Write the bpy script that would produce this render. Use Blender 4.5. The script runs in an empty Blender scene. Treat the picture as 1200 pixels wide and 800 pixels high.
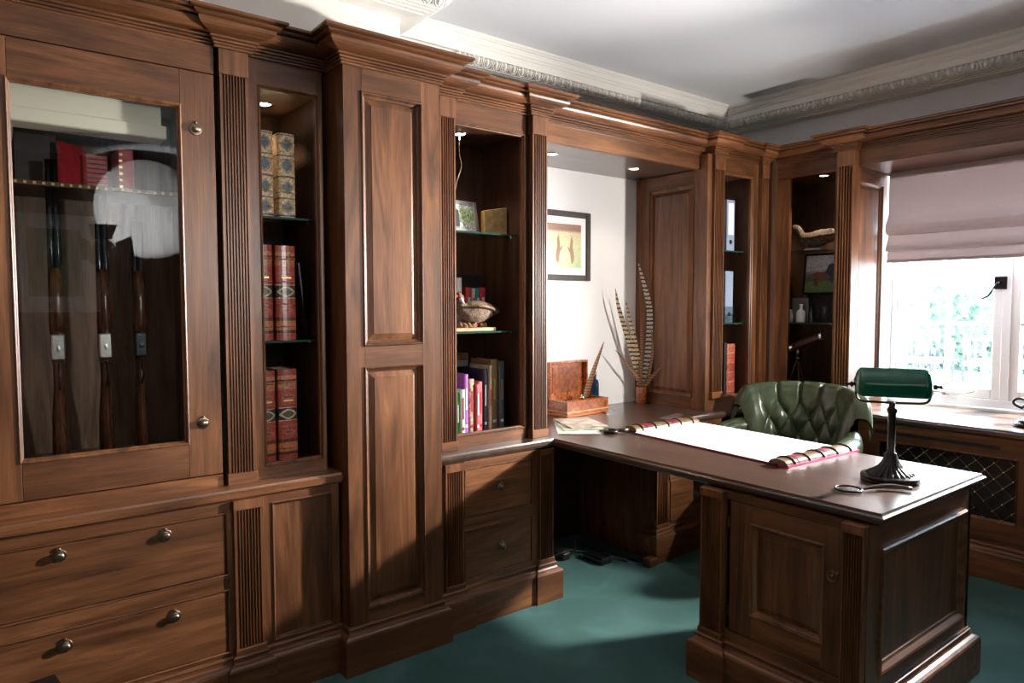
import bpy, bmesh, math, random
from mathutils import Vector, Matrix
random.seed(7)
S = bpy.context.scene
COL = S.collection
R = math.radians
PI = math.pi

# ------------------------------------------------------------------ camera
cam = bpy.data.cameras.new('camera'); cam.lens = 24.4; cam.sensor_width = 36; cam.clip_start = 0.05; cam.clip_end = 200
co = bpy.data.objects.new('camera', cam); COL.objects.link(co)
yaw, pit, rol = R(52.267), R(-3.109), R(-0.09)
fw = Vector((math.cos(yaw)*math.cos(pit), math.sin(yaw)*math.cos(pit), math.sin(pit)))
rt = Vector((math.sin(yaw), -math.cos(yaw), 0)); up = rt.cross(fw)
rt2 = rt*math.cos(rol)+up*math.sin(rol); up2 = up*math.cos(rol)-rt*math.sin(rol)
m4 = Matrix((rt2, up2, -fw)).transposed().to_4x4(); m4.translation = Vector((0, 0, 1.41))
co.matrix_world = m4
S.camera = co

# ------------------------------------------------------------------ world, sun, lights, exposure
w = bpy.data.worlds.new('world'); S.world = w; w.use_nodes = True
bg = w.node_tree.nodes['Background']; bg.inputs[0].default_value = (0.74, 0.87, 1.0, 1); bg.inputs[1].default_value = 13.0
S.view_settings.view_transform = 'Standard'; S.view_settings.look = 'None'
S.view_settings.gamma = 1; S.view_settings.use_curve_mapping = False
S.view_settings.exposure = 0.15

def lamp(name, kind, loc, target, energy, color=(1, 1, 1), **kw):
    l = bpy.data.lights.new(name, kind); l.energy = energy; l.color = color
    for k, v in kw.items(): setattr(l, k, v)
    o = bpy.data.objects.new(name, l); COL.objects.link(o); o.location = loc
    d = Vector(target)-Vector(loc)
    o.rotation_euler = d.to_track_quat('-Z', 'Y').to_euler()
    return o
# sun entering steeply through the window on to the window seat
lamp('sun', 'SUN', (9, 0, 12), (9-1.0, 0.30, 12-1.75), 60.0, (1, .96, .9), angle=R(1.0))
# hard lamp the photographer set in the window bay, just right of the frame, aimed along the cabinets
lamp('window_strobe', 'SPOT', (4.38, 0.95, 1.65), (0.0, 1.95, 1.15), 1300, (1, .94, .87), spot_size=R(93), spot_blend=1.0, shadow_soft_size=.06)
# second lamp in front of the corner bookcase, just right of the frame, aimed into the alcove
lamp('alcove_strobe', 'SPOT', (3.72, 0.975, 1.50), (3.2, 3.0, 1.55), 125, (1, .93, .84), spot_size=R(116), spot_blend=.9, shadow_soft_size=.04)
# third lamp beside the camera, narrow, on the gun cabinet and the books
lamp('cabinet_strobe', 'SPOT', (1.75, -0.7, 1.75), (0.72, 2.6, 1.40), 150, (1, .95, .90), spot_size=R(32), spot_blend=.8, shadow_soft_size=.10)
# added faint fill light behind the photographer, not a fixture of the room
lamp('room_fill', 'AREA', (-0.3, -1.2, 2.6), (0.6, 1.0, 0.8), 4, (1, .93, .84), shape='DISK', size=1.2)

# ------------------------------------------------------------------ materials
def nodes(name):
    m = bpy.data.materials.new(name); m.use_nodes = True
    return m, m.node_tree.nodes, m.node_tree.links, m.node_tree.nodes['Principled BSDF']
def ramp(N, stops, interp='LINEAR'):
    r = N.new('ShaderNodeValToRGB'); r.color_ramp.interpolation = interp
    e = r.color_ramp.elements
    while len(e) < len(stops): e.new(0.5)
    for i, (p, c) in enumerate(stops):
        e[i].position = p; e[i].color = (*c, 1) if len(c) == 3 else c
    return r
def plain(name, col, rough=.5, metal=0., noise=0., nscale=30, bump=0., bscale=200, **kw):
    m, N, L, b = nodes(name)
    b.inputs['Base Color'].default_value = (*col, 1); b.inputs['Roughness'].default_value = rough; b.inputs['Metallic'].default_value = metal
    for k, v in kw.items(): b.inputs[k.replace('_', ' ')].default_value = v
    tc = N.new('ShaderNodeTexCoord')
    n = N.new('ShaderNodeTexNoise'); n.inputs['Scale'].default_value = nscale; n.inputs['Detail'].default_value = 4
    L.new(tc.outputs['Object'], n.inputs['Vector'])
    a = 1-noise; c2 = 1+noise
    r = ramp(N, [(.3, tuple(c*a for c in col)), (.7, tuple(min(1, c*c2) for c in col))])
    L.new(n.outputs[0], r.inputs[0]); L.new(r.outputs[0], b.inputs['Base Color'])
    if bump:
        n2 = N.new('ShaderNodeTexNoise'); n2.inputs['Scale'].default_value = bscale
        L.new(tc.outputs['Object'], n2.inputs['Vector'])
        bp = N.new('ShaderNodeBump'); bp.inputs['Strength'].default_value = bump; bp.inputs['Distance'].default_value = .002
        L.new(n2.outputs[0], bp.inputs['Height']); L.new(bp.outputs[0], b.inputs['Normal'])
    return m
def wood(name, axis, dark, mid, light, rough=.38, coat=0., across=13, along=1.3):
    m, N, L, b = nodes(name)
    tc = N.new('ShaderNodeTexCoord'); oi = N.new('ShaderNodeObjectInfo')
    mul = N.new('ShaderNodeVectorMath'); mul.operation = 'SCALE'; L.new(oi.outputs['Random'], mul.inputs['Scale']); mul.inputs[0].default_value = (31, 17, 43)
    add = N.new('ShaderNodeVectorMath'); add.operation = 'ADD'; L.new(tc.outputs['Object'], add.inputs[0]); L.new(mul.outputs[0], add.inputs[1])
    def mapped(ac, al):
        mp = N.new('ShaderNodeMapping'); s = [ac]*3; s['xyz'.index(axis)] = al; mp.inputs['Scale'].default_value = s
        L.new(add.outputs[0], mp.inputs['Vector']); return mp
    n1 = N.new('ShaderNodeTexNoise'); n1.inputs['Scale'].default_value = 1; n1.inputs['Detail'].default_value = 6; n1.inputs['Distortion'].default_value = 1.8; n1.inputs['Roughness'].default_value = .55
    L.new(mapped(across, along).outputs[0], n1.inputs['Vector'])
    n2 = N.new('ShaderNodeTexNoise'); n2.inputs['Scale'].default_value = 1; n2.inputs['Detail'].default_value = 3
    L.new(mapped(260, 9).outputs[0], n2.inputs['Vector'])
    n3 = N.new('ShaderNodeTexNoise'); n3.inputs['Scale'].default_value = 1; n3.inputs['Detail'].default_value = 2
    L.new(mapped(3.5, 1.6).outputs[0], n3.inputs['Vector'])
    r = ramp(N, [(.28, dark), (.5, mid), (.74, light)]); L.new(n1.outputs[0], r.inputs[0])
    r2 = ramp(N, [(.35, (.62, .60, .58)), (.6, (1.08, 1.08, 1.08))]); L.new(n2.outputs[0], r2.inputs[0])
    mx = N.new('ShaderNodeMixRGB'); mx.blend_type = 'MULTIPLY'; mx.inputs[0].default_value = .6; L.new(r.outputs[0], mx.inputs[1]); L.new(r2.outputs[0], mx.inputs[2])
    r3 = ramp(N, [(.3, (.62, .58, .58)), (.7, (1.2, 1.2, 1.18))]); L.new(n3.outputs[0], r3.inputs[0])
    mx2 = N.new('ShaderNodeMixRGB'); mx2.blend_type = 'MULTIPLY'; mx2.inputs[0].default_value = .9; L.new(mx.outputs[0], mx2.inputs[1]); L.new(r3.outputs[0], mx2.inputs[2])
    mr = N.new('ShaderNodeMapRange'); mr.inputs['To Min'].default_value = .82; mr.inputs['To Max'].default_value = 1.15; L.new(oi.outputs['Random'], mr.inputs['Value'])
    vm = N.new('ShaderNodeVectorMath'); vm.operation = 'SCALE'; L.new(mx2.outputs[0], vm.inputs[0]); L.new(mr.outputs[0], vm.inputs['Scale'])
    L.new(vm.outputs[0], b.inputs['Base Color'])
    b.inputs['Roughness'].default_value = rough; b.inputs['Coat Weight'].default_value = coat; b.inputs['Coat Roughness'].default_value = .22
    bp = N.new('ShaderNodeBump'); bp.inputs['Strength'].default_value = .10; bp.inputs['Distance'].default_value = .001
    L.new(n2.outputs[0], bp.inputs['Height']); L.new(bp.outputs[0], b.inputs['Normal'])
    return m
DK, MD, LT = (.062, .023, .009), (.155, .061, .024), (.265, .112, .046)
WZ = wood('walnut_vertical', 'z', DK, MD, LT); WX = wood('walnut_along_x', 'x', DK, MD, LT); WY = wood('walnut_along_y', 'y', DK, MD, LT)
DKT = ((.046, .025, .018), (.076, .043, .031), (.112, .066, .048))
TY = wood('worktop_walnut', 'y', *DKT, rough=.32, coat=.7, across=14); TX = wood('worktop_walnut_x', 'x', *DKT, rough=.32, coat=.7, across=14)
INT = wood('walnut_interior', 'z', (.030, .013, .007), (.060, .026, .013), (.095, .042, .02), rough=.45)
BURL = None
def burl(name):
    m, N, L, b = nodes(name)
    tc = N.new('ShaderNodeTexCoord'); n = N.new('ShaderNodeTexNoise'); n.inputs['Scale'].default_value = 38; n.inputs['Detail'].default_value = 6; n.inputs['Distortion'].default_value = 2.5
    L.new(tc.outputs['Object'], n.inputs['Vector'])
    r = ramp(N, [(.3, (.09, .018, .006)), (.5, (.30, .075, .018)), (.7, (.55, .19, .05))]); L.new(n.outputs[0], r.inputs[0]); L.new(r.outputs[0], b.inputs['Base Color'])
    b.inputs['Roughness'].default_value = .22; b.inputs['Coat Weight'].default_value = .4
    return m
BURL = burl('burr_walnut')
WHITE = plain('white_paint', (.80, .78, .74), .6); CEIL = plain('ceiling_paint', (.74, .76, .80), .75)
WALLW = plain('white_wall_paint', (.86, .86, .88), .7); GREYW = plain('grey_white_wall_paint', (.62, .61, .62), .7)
WFRAME = plain('window_white_gloss', (.84, .84, .84), .35)
BRASS = plain('antique_brass', (.27, .21, .155), .28, 1., .3, 60)
BRASSB = plain('bright_brass', (.85, .62, .38), .2, 1.)
BRONZE = plain('dark_bronze', (.030, .026, .025), .35, .7, .3, 40)
STEEL = plain('polished_steel', (.62, .60, .60), .3, 1.); CHROME = plain('chrome', (.8, .78, .76), .12, 1.)
GUNM = plain('blued_steel', (.05, .055, .065), .25, .9)
STOCK = wood('gun_stock_walnut', 'z', (.035, .012, .006), (.10, .030, .013), (.20, .065, .025), rough=.25, across=60, along=8)
BLACK = plain('black', (.010, .010, .011), .45); BLACKG = plain('black_gloss', (.010, .010, .012), .15)
PAPER = plain('white_paper', (.86, .86, .88), .6); PAGES = plain('book_pages', (.62, .55, .43), .8, 0, .12, 90)
CREAM = plain('cream', (.72, .66, .54), .7)
MAROON = plain('maroon_leather', (.16, .012, .035), .4, 0, .25, 40, .2)
OLIVE = plain('olive_gold_leather', (.15, .10, .055), .28, 0, .5, 60, .2, Coat_Weight=.5)
PINKM = plain('magenta_leather', (.33, .03, .11), .4)
GREENL = plain('green_leather', (.040, .058, .030), .26, 0, .25, 14, .12, 220)
DARKGL = plain('dark_green_leather', (.020, .045, .028), .35)
CER = plain('white_ceramic', (.78, .77, .72), .25)
BLIND = None
def blindmat():
    m, N, L, b = nodes('pink_linen')
    tc = N.new('ShaderNodeTexCoord'); mp = N.new('ShaderNodeMapping'); mp.inputs['Scale'].default_value = (1, 60, 900)
    L.new(tc.outputs['Object'], mp.inputs[0])
    n = N.new('ShaderNodeTexNoise'); n.inputs['Scale'].default_value = 2; L.new(mp.outputs[0], n.inputs['Vector'])
    r = ramp(N, [(.3, (.52, .44, .43)), (.7, (.60, .51, .50))]); L.new(n.outputs[0], r.inputs[0]); L.new(r.outputs[0], b.inputs['Base Color'])
    b.inputs['Roughness'].default_value = .85
    tr = N.new('ShaderNodeBsdfTranslucent'); tr.inputs[0].default_value = (.62, .53, .52, 1)
    mx = N.new('ShaderNodeMixShader'); mx.inputs[0].default_value = .30
    L.new(b.outputs[0], mx.inputs[1]); L.new(tr.outputs[0], mx.inputs[2]); L.new(mx.outputs[0], N['Material Output'].inputs[0])
    return m
BLIND = blindmat()
def glassmat(name, ior=1.5, tint=(1, 1, 1), rough=0.):
    m = bpy.data.materials.new(name); m.use_nodes = True; N = m.node_tree.nodes; L = m.node_tree.links; N.clear()
    o = N.new('ShaderNodeOutputMaterial'); t = N.new('ShaderNodeBsdfTransparent'); t.inputs[0].default_value = (*tint, 1)
    g = N.new('ShaderNodeBsdfGlossy'); g.inputs['Roughness'].default_value = rough
    f = N.new('ShaderNodeFresnel'); ge = N.new('ShaderNodeNewGeometry')
    # the node inverts the index on back faces; undo that so both faces of a thin pane behave alike
    e_ = N.new('ShaderNodeMath'); e_.operation = 'MULTIPLY_ADD'; L.new(ge.outputs['Backfacing'], e_.inputs[0]); e_.inputs[1].default_value = -2; e_.inputs[2].default_value = 1
    pw = N.new('ShaderNodeMath'); pw.operation = 'POWER'; pw.inputs[0].default_value = ior; L.new(e_.outputs[0], pw.inputs[1]); L.new(pw.outputs[0], f.inputs[0])
    x = N.new('ShaderNodeMixShader'); L.new(f.outputs[0], x.inputs[0]); L.new(t.outputs[0], x.inputs[1]); L.new(g.outputs[0], x.inputs[2]); L.new(x.outputs[0], o.inputs[0])
    return m
GLASS = glassmat('window_glass', 1.45); CABG = glassmat('cabinet_glass', 1.62, (.93, .95, .94)); SHELFG = glassmat('shelf_glass', 1.6, (.84, .91, .88)); CLEARG = glassmat('clear_glass', 1.6, (.85, .88, .88))
EDGE = plain('glass_edge_green', (.02, .06, .05), .1)
def emis(name, col, s):
    m = bpy.data.materials.new(name); m.use_nodes = True; N = m.node_tree.nodes; L = m.node_tree.links; N.clear()
    o = N.new('ShaderNodeOutputMaterial'); e = N.new('ShaderNodeEmission'); e.inputs[0].default_value = (*col, 1); e.inputs[1].default_value = s; L.new(e.outputs[0], o.inputs[0]); return m
BULB = emis('downlight_glow', (1, .93, .82), 14)
LED = emis('led_glow', (1, .65, .25), .25)
def carpetmat():
    m, N, L, b = nodes('teal_carpet')
    tc = N.new('ShaderNodeTexCoord')
    n = N.new('ShaderNodeTexNoise'); n.inputs['Scale'].default_value = 3.2; n.inputs['Detail'].default_value = 5; n.inputs['Distortion'].default_value = .8; L.new(tc.outputs['Object'], n.inputs['Vector'])
    r = ramp(N, [(.32, (.010, .040, .038)), (.52, (.018, .064, .061)), (.7, (.040, .108, .102))]); L.new(n.outputs[0], r.inputs[0])
    n2 = N.new('ShaderNodeTexNoise'); n2.inputs['Scale'].default_value = 420; L.new(tc.outputs['Object'], n2.inputs['Vector'])
    r2 = ramp(N, [(.3, (.7, .7, .7)), (.7, (1.2, 1.2, 1.2))]); L.new(n2.outputs[0], r2.inputs[0])
    mx = N.new('ShaderNodeMixRGB'); mx.blend_type = 'MULTIPLY'; mx.inputs[0].default_value = 1; L.new(r.outputs[0], mx.inputs[1]); L.new(r2.outputs[0], mx.inputs[2])
    L.new(mx.outputs[0], b.inputs['Base Color']); b.inputs['Roughness'].default_value = .95
    b.inputs['Sheen Weight'].default_value = .4; b.inputs['Sheen Tint'].default_value = (.3, .7, .65, 1)
    bp = N.new('ShaderNodeBump'); bp.inputs['Strength'].default_value = .6; bp.inputs['Distance'].default_value = .004; L.new(n2.outputs[0], bp.inputs['Height']); L.new(bp.outputs[0], b.inputs['Normal'])
    return m
CARPET = carpetmat()
def zramp(name, stops, rough=.45, interp='CONSTANT', medal=None, axis=2, noisy=0., metal=0.):
    """colour by height in the object's own bounding box, with optional medallions (cz, half height, ring colour, centre colour)"""
    m, N, L, b = nodes(name)
    tc = N.new('ShaderNodeTexCoord'); sp = N.new('ShaderNodeSeparateXYZ'); L.new(tc.outputs['Generated'], sp.inputs[0])
    r = ramp(N, stops, interp); L.new(sp.outputs[axis], r.inputs[0]); out = r.outputs[0]
    for (cz, hz, hx, c1, c2) in (medal or []):
        def mth(op, a, bb=None):
            q = N.new('ShaderNodeMath'); q.operation = op
            for i, v in enumerate((a, bb)):
                if v is None: continue
                if isinstance(v, (int, float)): q.inputs[i].default_value = v
                else: L.new(v, q.inputs[i])
            return q.outputs[0]
        dx = mth('ABSOLUTE', mth('DIVIDE', mth('SUBTRACT', sp.outputs[0], .5), hx)); dz = mth('ABSOLUTE', mth('DIVIDE', mth('SUBTRACT', sp.outputs[2], cz), hz))
        dd = mth('ADD', mth('POWER', dx, 1.3), mth('POWER', dz, 1.3))
        inside = mth('LESS_THAN', dd, 1.0); core = mth('LESS_THAN', dd, .62)
        x1 = N.new('ShaderNodeMixRGB'); L.new(inside, x1.inputs[0]); L.new(out, x1.inputs[1]); x1.inputs[2].default_value = (*c1, 1)
        x2 = N.new('ShaderNodeMixRGB'); L.new(core, x2.inputs[0]); L.new(x1.outputs[0], x2.inputs[1]); x2.inputs[2].default_value = (*c2, 1)
        out = x2.outputs[0]
    if noisy:
        n = N.new('ShaderNodeTexNoise'); n.inputs['Scale'].default_value = 110; n.inputs['Detail'].default_value = 5; L.new(tc.outputs['Object'], n.inputs['Vector'])
        rr = ramp(N, [(.35, (1-noisy,)*3), (.65, (1+noisy,)*3)]); L.new(n.outputs[0], rr.inputs[0])
        mx = N.new('ShaderNodeMixRGB'); mx.blend_type = 'MULTIPLY'; mx.inputs[0].default_value = 1; L.new(out, mx.inputs[1]); L.new(rr.outputs[0], mx.inputs[2]); out = mx.outputs[0]
    L.new(out, b.inputs['Base Color']); b.inputs['Roughness'].default_value = rough; b.inputs['Metallic'].default_value = metal
    return m

# ------------------------------------------------------------------ geometry helpers
def BM(): return bmesh.new()
def box(bm, x0, x1, y0, y1, z0, z1, bev=0.):
    t = bmesh.new(); bmesh.ops.create_cube(t, size=1)
    bmesh.ops.scale(t, vec=(abs(x1-x0), abs(y1-y0), abs(z1-z0)), verts=t.verts)
    bmesh.ops.translate(t, vec=((x0+x1)/2, (y0+y1)/2, (z0+z1)/2), verts=t.verts)
    if bev: bmesh.ops.bevel(t, geom=t.edges[:], offset=bev, segments=1, affect='EDGES', clamp_overlap=True)
    merge(bm, t); return bm
def merge(bm, t, mat=None):
    me = bpy.data.meshes.new('tmp')
    if mat is not None: bmesh.ops.transform(t, matrix=mat, verts=t.verts)
    t.to_mesh(me); bm.from_mesh(me); bpy.data.meshes.remove(me); t.free()
def M(fr, a, d, z): return Vector((a, d, z)) if fr == 'Y' else Vector((d, a, z))
def fb(bm, fr, a0, a1, d0, d1, z0, z1, bev=0.):
    if fr == 'Y': return box(bm, a0, a1, d0, d1, z0, z1, bev)
    return box(bm, d0, d1, a0, a1, z0, z1, bev)
def rings(bm, fr, a0, a1, z0, z1, prof, fill=True, back=None):
    """nested rectangles, prof = [(inset, depth)], depth counted into the room face coordinate"""
    L = []
    for (i, d) in prof:
        L.append([bm.verts.new(M(fr, a, d, z)) for a, z in ((a0+i, z0+i), (a1-i, z0+i), (a1-i, z1-i), (a0+i, z1-i))])
    for p, q in zip(L, L[1:]):
        for k in range(4): bm.faces.new((p[k], p[(k+1) % 4], q[(k+1) % 4], q[k]))
    if fill: bm.faces.new(L[-1])
    if back is not None:
        q = [bm.verts.new(M(fr, a, back, z)) for a, z in ((a0, z0), (a1, z0), (a1, z1), (a0, z1))]
        p = L[0]
        for k in range(4): bm.faces.new((p[k], p[(k+1) % 4], q[(k+1) % 4], q[k]))
        bm.faces.new(q)
    bmesh.ops.recalc_face_normals(bm, faces=bm.faces[:]); return bm
def flutes(bm, fr, a0, a1, d, back, z0, z1, n=8, dep=.009):
    """reeded pilaster shaft: profile across, extruded upward"""
    pts = [(a0, back), (a0, d)]
    mar = (a1-a0)*.07; wdt = (a1-a0-2*mar)/n
    for i in range(n):
        s = a0+mar+i*wdt; g = wdt*.12
        pts.append((s+g, d))
        for k in range(1, 5):
            t = PI*k/5; pts.append((s+g+(wdt-2*g)*(1-math.cos(t))/2, d+dep*math.sin(t)))
        pts.append((s+wdt-g, d))
    pts += [(a1, d), (a1, back)]
    lo = [bm.verts.new(M(fr, a, dd, z0)) for a, dd in pts]; hi = [bm.verts.new(M(fr, a, dd, z1)) for a, dd in pts]
    k = len(pts)
    for i in range(k): bm.faces.new((lo[i], lo[(i+1) % k], hi[(i+1) % k], hi[i]))
    bm.faces.new(lo); bm.faces.new(hi)
    bmesh.ops.recalc_face_normals(bm, faces=bm.faces[:]); return bm
def sweep(bm, path, prof, closed=False):
    """prof [(out,z)] closed loop; path plan polyline, outward = right-hand side of travel"""
    n = len(path); P = [Vector((p[0], p[1])) for p in path]; offs = []
    for i in range(n):
        def nrm(a, b):
            d = (b-a).normalized(); return Vector((d.y, -d.x))
        if closed: n1 = nrm(P[i-1], P[i]); n2 = nrm(P[i], P[(i+1) % n])
        else:
            n1 = nrm(P[i-1], P[i]) if i else None; n2 = nrm(P[i], P[i+1]) if i < n-1 else None
            n1 = n1 or n2; n2 = n2 or n1
        offs.append((n1+n2)/(1+n1.dot(n2)))
    rows = [[bm.verts.new((P[i].x+offs[i].x*o, P[i].y+offs[i].y*o, z)) for o, z in prof] for i in range(n)]
    k = len(prof)
    for i in range(n if closed else n-1):
        a, b = rows[i], rows[(i+1) % n]
        for j in range(k): bm.faces.new((a[j], a[(j+1) % k], b[(j+1) % k], b[j]))
    if not closed: bm.faces.new(rows[0]); bm.faces.new(rows[-1])
    bmesh.ops.recalc_face_normals(bm, faces=bm.faces[:]); return bm
def lathe(bm, prof, loc=(0, 0, 0), n=20, rot=None, sx=1, sy=1):
    t = bmesh.new(); rows = []
    for r, z in prof:
        if r < 1e-6: rows.append([t.verts.new((0, 0, z))])
        else: rows.append([t.verts.new((r*sx*math.cos(2*PI*i/n), r*sy*math.sin(2*PI*i/n), z)) for i in range(n)])
    for a, b in zip(rows, rows[1:]):
        for i in range(n):
            v = [a[i % len(a)], a[(i+1) % n % len(a)], b[(i+1) % n % len(b)], b[i % len(b)]]
            u = []
            for x in v:
                if x not in u: u.append(x)
            if len(u) > 2: t.faces.new(u)
    for rw, flag in ((rows[0], 1), (rows[-1], 0)):
        if len(rw) > 1: t.faces.new(rw)
    bmesh.ops.recalc_face_normals(t, faces=t.faces[:])
    mt = Matrix.Translation(loc) @ (rot if rot is not None else Matrix())
    for f in t.faces: f.smooth = True
    merge(bm, t, mt); return bm
def tube(bm, pts, rad, n=10, sy=1.):
    """tube through points; rad number or list; optional flattening"""
    P = [Vector(p) for p in pts]; rr = rad if isinstance(rad, (list, tuple)) else [rad]*len(P)
    t = bmesh.new(); rows = []; upv = Vector((0, 0, 1)); prev = None
    for i, p in enumerate(P):
        d = ((P[min(i+1, len(P)-1)]-P[max(i-1, 0)])).normalized()
        if prev is None:
            a = d.cross(upv)
            if a.length < 1e-3: a = d.cross(Vector((0, 1, 0)))
        else: a = prev-d*prev.dot(d)
        a.normalize(); b = d.cross(a); prev = a
        r = rr[i]; ra, rb = (r if isinstance(r, tuple) else (r, r*sy))
        rows.append([t.verts.new(p+a*ra*math.cos(2*PI*k/n)+b*rb*math.sin(2*PI*k/n)) for k in range(n)])
    for a, b in zip(rows, rows[1:]):
        for k in range(n): t.faces.new((a[k], a[(k+1) % n], b[(k+1) % n], b[k]))
    t.faces.new(rows[0]); t.faces.new(rows[-1])
    for f in t.faces: f.smooth = True
    bmesh.ops.recalc_face_normals(t, faces=t.faces[:]); merge(bm, t); return bm
def curve_pts(ctrl, n=24):
    """Catmull-Rom through control points"""
    P = [Vector(c) for c in ctrl]; P = [P[0]*2-P[1]]+P+[P[-1]*2-P[-2]]; out = []
    seg = len(P)-3
    for s in range(seg):
        for k in range(max(2, n//seg)):
            t = k/max(2, n//seg); a, b, c, d = P[s:s+4]
            out.append(.5*((2*b)+(c-a)*t+(2*a-5*b+4*c-d)*t*t+(3*b-a-3*c+d)*t**3))
    out.append(P[-2]); return out
def poly(bm, pts):
    f = bm.faces.new([bm.verts.new(p) for p in pts]); return f
def prism(bm, pts, z0, z1, bev=0):
    t = bmesh.new()
    lo = [t.verts.new((x, y, z0)) for x, y in pts]; hi = [t.verts.new((x, y, z1)) for x, y in pts]; n = len(pts)
    for i in range(n): t.faces.new((lo[i], lo[(i+1) % n], hi[(i+1) % n], hi[i]))
    t.faces.new(lo); t.faces.new(hi); bmesh.ops.recalc_face_normals(t, faces=t.faces[:])
    if bev: bmesh.ops.bevel(t, geom=t.edges[:], offset=bev, segments=1, affect='EDGES')
    merge(bm, t); return bm

def thing(name, label, cat, loc=(0, 0, 0), group=None):
    o = bpy.data.objects.new(name, None); COL.objects.link(o); o.location = loc; o.empty_display_size = .05
    o['label'] = label; o['category'] = cat
    if group: o['group'] = group
    return o
def wpos(o):
    v = Vector(o.location)
    while o.parent: o = o.parent; v += Vector(o.location)
    return v
def part(name, bm, mat, parent, label=None, smooth=False, kind=None):
    """one mesh object; the bmesh is in world coordinates"""
    off = wpos(parent) if parent else Vector()
    bmesh.ops.translate(bm, vec=-off, verts=bm.verts)
    me = bpy.data.meshes.new(name)
    if smooth:
        for f in bm.faces: f.smooth = True
    bm.to_mesh(me); bm.free(); me.materials.append(mat)
    o = bpy.data.objects.new(name, me); COL.objects.link(o)
    if parent: o.parent = parent
    if label: o['label'] = label
    if kind: o['kind'] = kind
    return o
def solo(name, bm, mat, loc, label, cat, group=None, smooth=False):
    bmesh.ops.translate(bm, vec=-Vector(loc), verts=bm.verts)
    me = bpy.data.meshes.new(name)
    if smooth:
        for f in bm.faces: f.smooth = True
    bm.to_mesh(me); bm.free(); me.materials.append(mat)
    o = bpy.data.objects.new(name, me); COL.objects.link(o); o.location = loc; o['label'] = label; o['category'] = cat
    if group: o['group'] = group
    return o
def struct(name, bm, mat, label=None, smooth=False):
    o = part(name, bm, mat, None, label, smooth, 'structure'); return o

# ------------------------------------------------------------------ room shell
H = 2.75; YB = 3.10; XW = 4.87; YS = -2.3; XL = -1.6
b = box(BM(), XL-.2, XW+.3, YS-.2, YB+.2, -.12, 0); struct('floor', b, CARPET, 'teal green wall-to-wall carpet')
b = box(BM(), XL-.2, XW+.3, YS-.2, YB+.4, H, H+.12); struct('ceiling', b, CEIL, 'smooth white painted ceiling')
b = box(BM(), XL-.2, XW+.3, YB, YB+.15, 0, H); struct('wall_back', b, WALLW, 'white painted wall seen behind the desk alcove')
b = box(BM(), XL-.15, XL, YS, YB, 0, H); struct('wall_left', b, plain('left_wall_panelling', (.10, .06, .04), .6))
b = box(BM(), XL-.15, XW, YS-.15, YS, 0, H); struct('wall_rear', b, plain('dark_panelling', (.10, .06, .04), .6))
WY0, WY1, WZ0, WZ1 = .14, 2.10, .80, 2.19          # window opening
# the window wall is thick: inner face above the pelmet stands at 4.27, the opening is cut through it
b = BM()
box(b, 4.47, XW+.05, WY1, YB, 0, H); box(b, 4.47, XW+.05, YS, WY0, 0, H); box(b, 4.47, XW+.05, WY0, WY1, WZ1, H); box(b, 4.60, XW+.05, WY0, WY1, 0, .74)
box(b, 4.275, 4.47, YS, YB, 2.40, H)
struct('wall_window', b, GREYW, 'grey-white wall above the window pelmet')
# chimney-breast bulkhead above the left joinery
b = box(BM(), XL, 1.43, 2.60, YB, 2.30, H); struct('trim_1', b, WHITE, 'white boxed bulkhead above the left cabinets')

def cornice(name, path, prj, label, eggs=None):
    z1, z0 = H, 2.59
    pr = [(0, z1), (prj, z1), (prj, z1-.012), (prj-.006, z1-.016), (prj-.006, z1-.022), (prj-.012, z1-.024), (prj-.016, z1-.036), (prj-.016, z1-.048), (prj-.022, z1-.052), (prj-.022, z1-.060), (prj-.030, z1-.066),
          (prj-.030, z1-.100), (prj-.046, z1-.101), (prj-.047, z1-.108), (prj-.056, z1-.122), (prj-.078, z1-.134), (prj-.080, z1-.134), (prj-.080, z1-.138), (prj-.095, z1-.140), (prj-.095, z1-.144), (prj-.112, z1-.146), (prj-.112, z1-.151), (prj-.130, z1-.153), (prj-.130, z1-.158), (.03, z1-.161), (.0, z1-.165)]
    o = struct(name, sweep(BM(), path, pr), WHITE, label)
    return o
c1 = cornice('trim_2', [(1.43, 3.10), (4.6, 3.10)], .225, 'white moulded cornice above the desk alcove')
c2 = cornice('trim_3', [(4.275, 3.2), (4.275, YS)], .195, 'white egg-and-dart cornice above the window')
c3 = cornice('trim_4', [(XL, 2.60), (1.43, 2.60), (1.43, 3.12)], .20, 'white egg-and-dart cornice on the bulkhead')
def eggmesh(s):
    b = BM(); t = bmesh.new(); bmesh.ops.create_icosphere(t, subdivisions=2, radius=1)
    bmesh.ops.scale(t, vec=(.0105*s, .012*s, .017*s), verts=t.verts)
    for f in t.faces: f.smooth = True
    merge(b, t)
    for sg in (-1, 1):
        pts = [(sg*.0125*s*math.cos(a)*1.15, -.006*s, -.018*s*math.sin(a)) for a in [R(q) for q in range(-40, 91, 26)]]
        tube(b, pts, .0028*s, 5)
    tube(b, [(.022*s, -.004*s, .016*s), (.022*s, -.006*s, -.016*s)], [.0045*s, .0015*s], 5)
    me = bpy.data.meshes.new('egg'); b.to_mesh(me); b.free(); me.materials.append(WHITE); return me
EM = eggmesh(1.35)
def eggrow(parent, p0, p1, step, rotz):
    p0, p1 = Vector(p0), Vector(p1); n = int((p1-p0).length/step)
    for i in range(n):
        e = bpy.data.objects.new('egg', EM); COL.objects.link(e); e.parent = parent; e.location = p0+(p1-p0)*(i+.5)/n; e.rotation_euler = (0.55, 0, rotz)
        e['kind'] = 'structure'
eggrow(c2, (4.275-.150, 2.95, H-.119), (4.275-.150, 0.6, H-.119), .056, R(-90))
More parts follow.
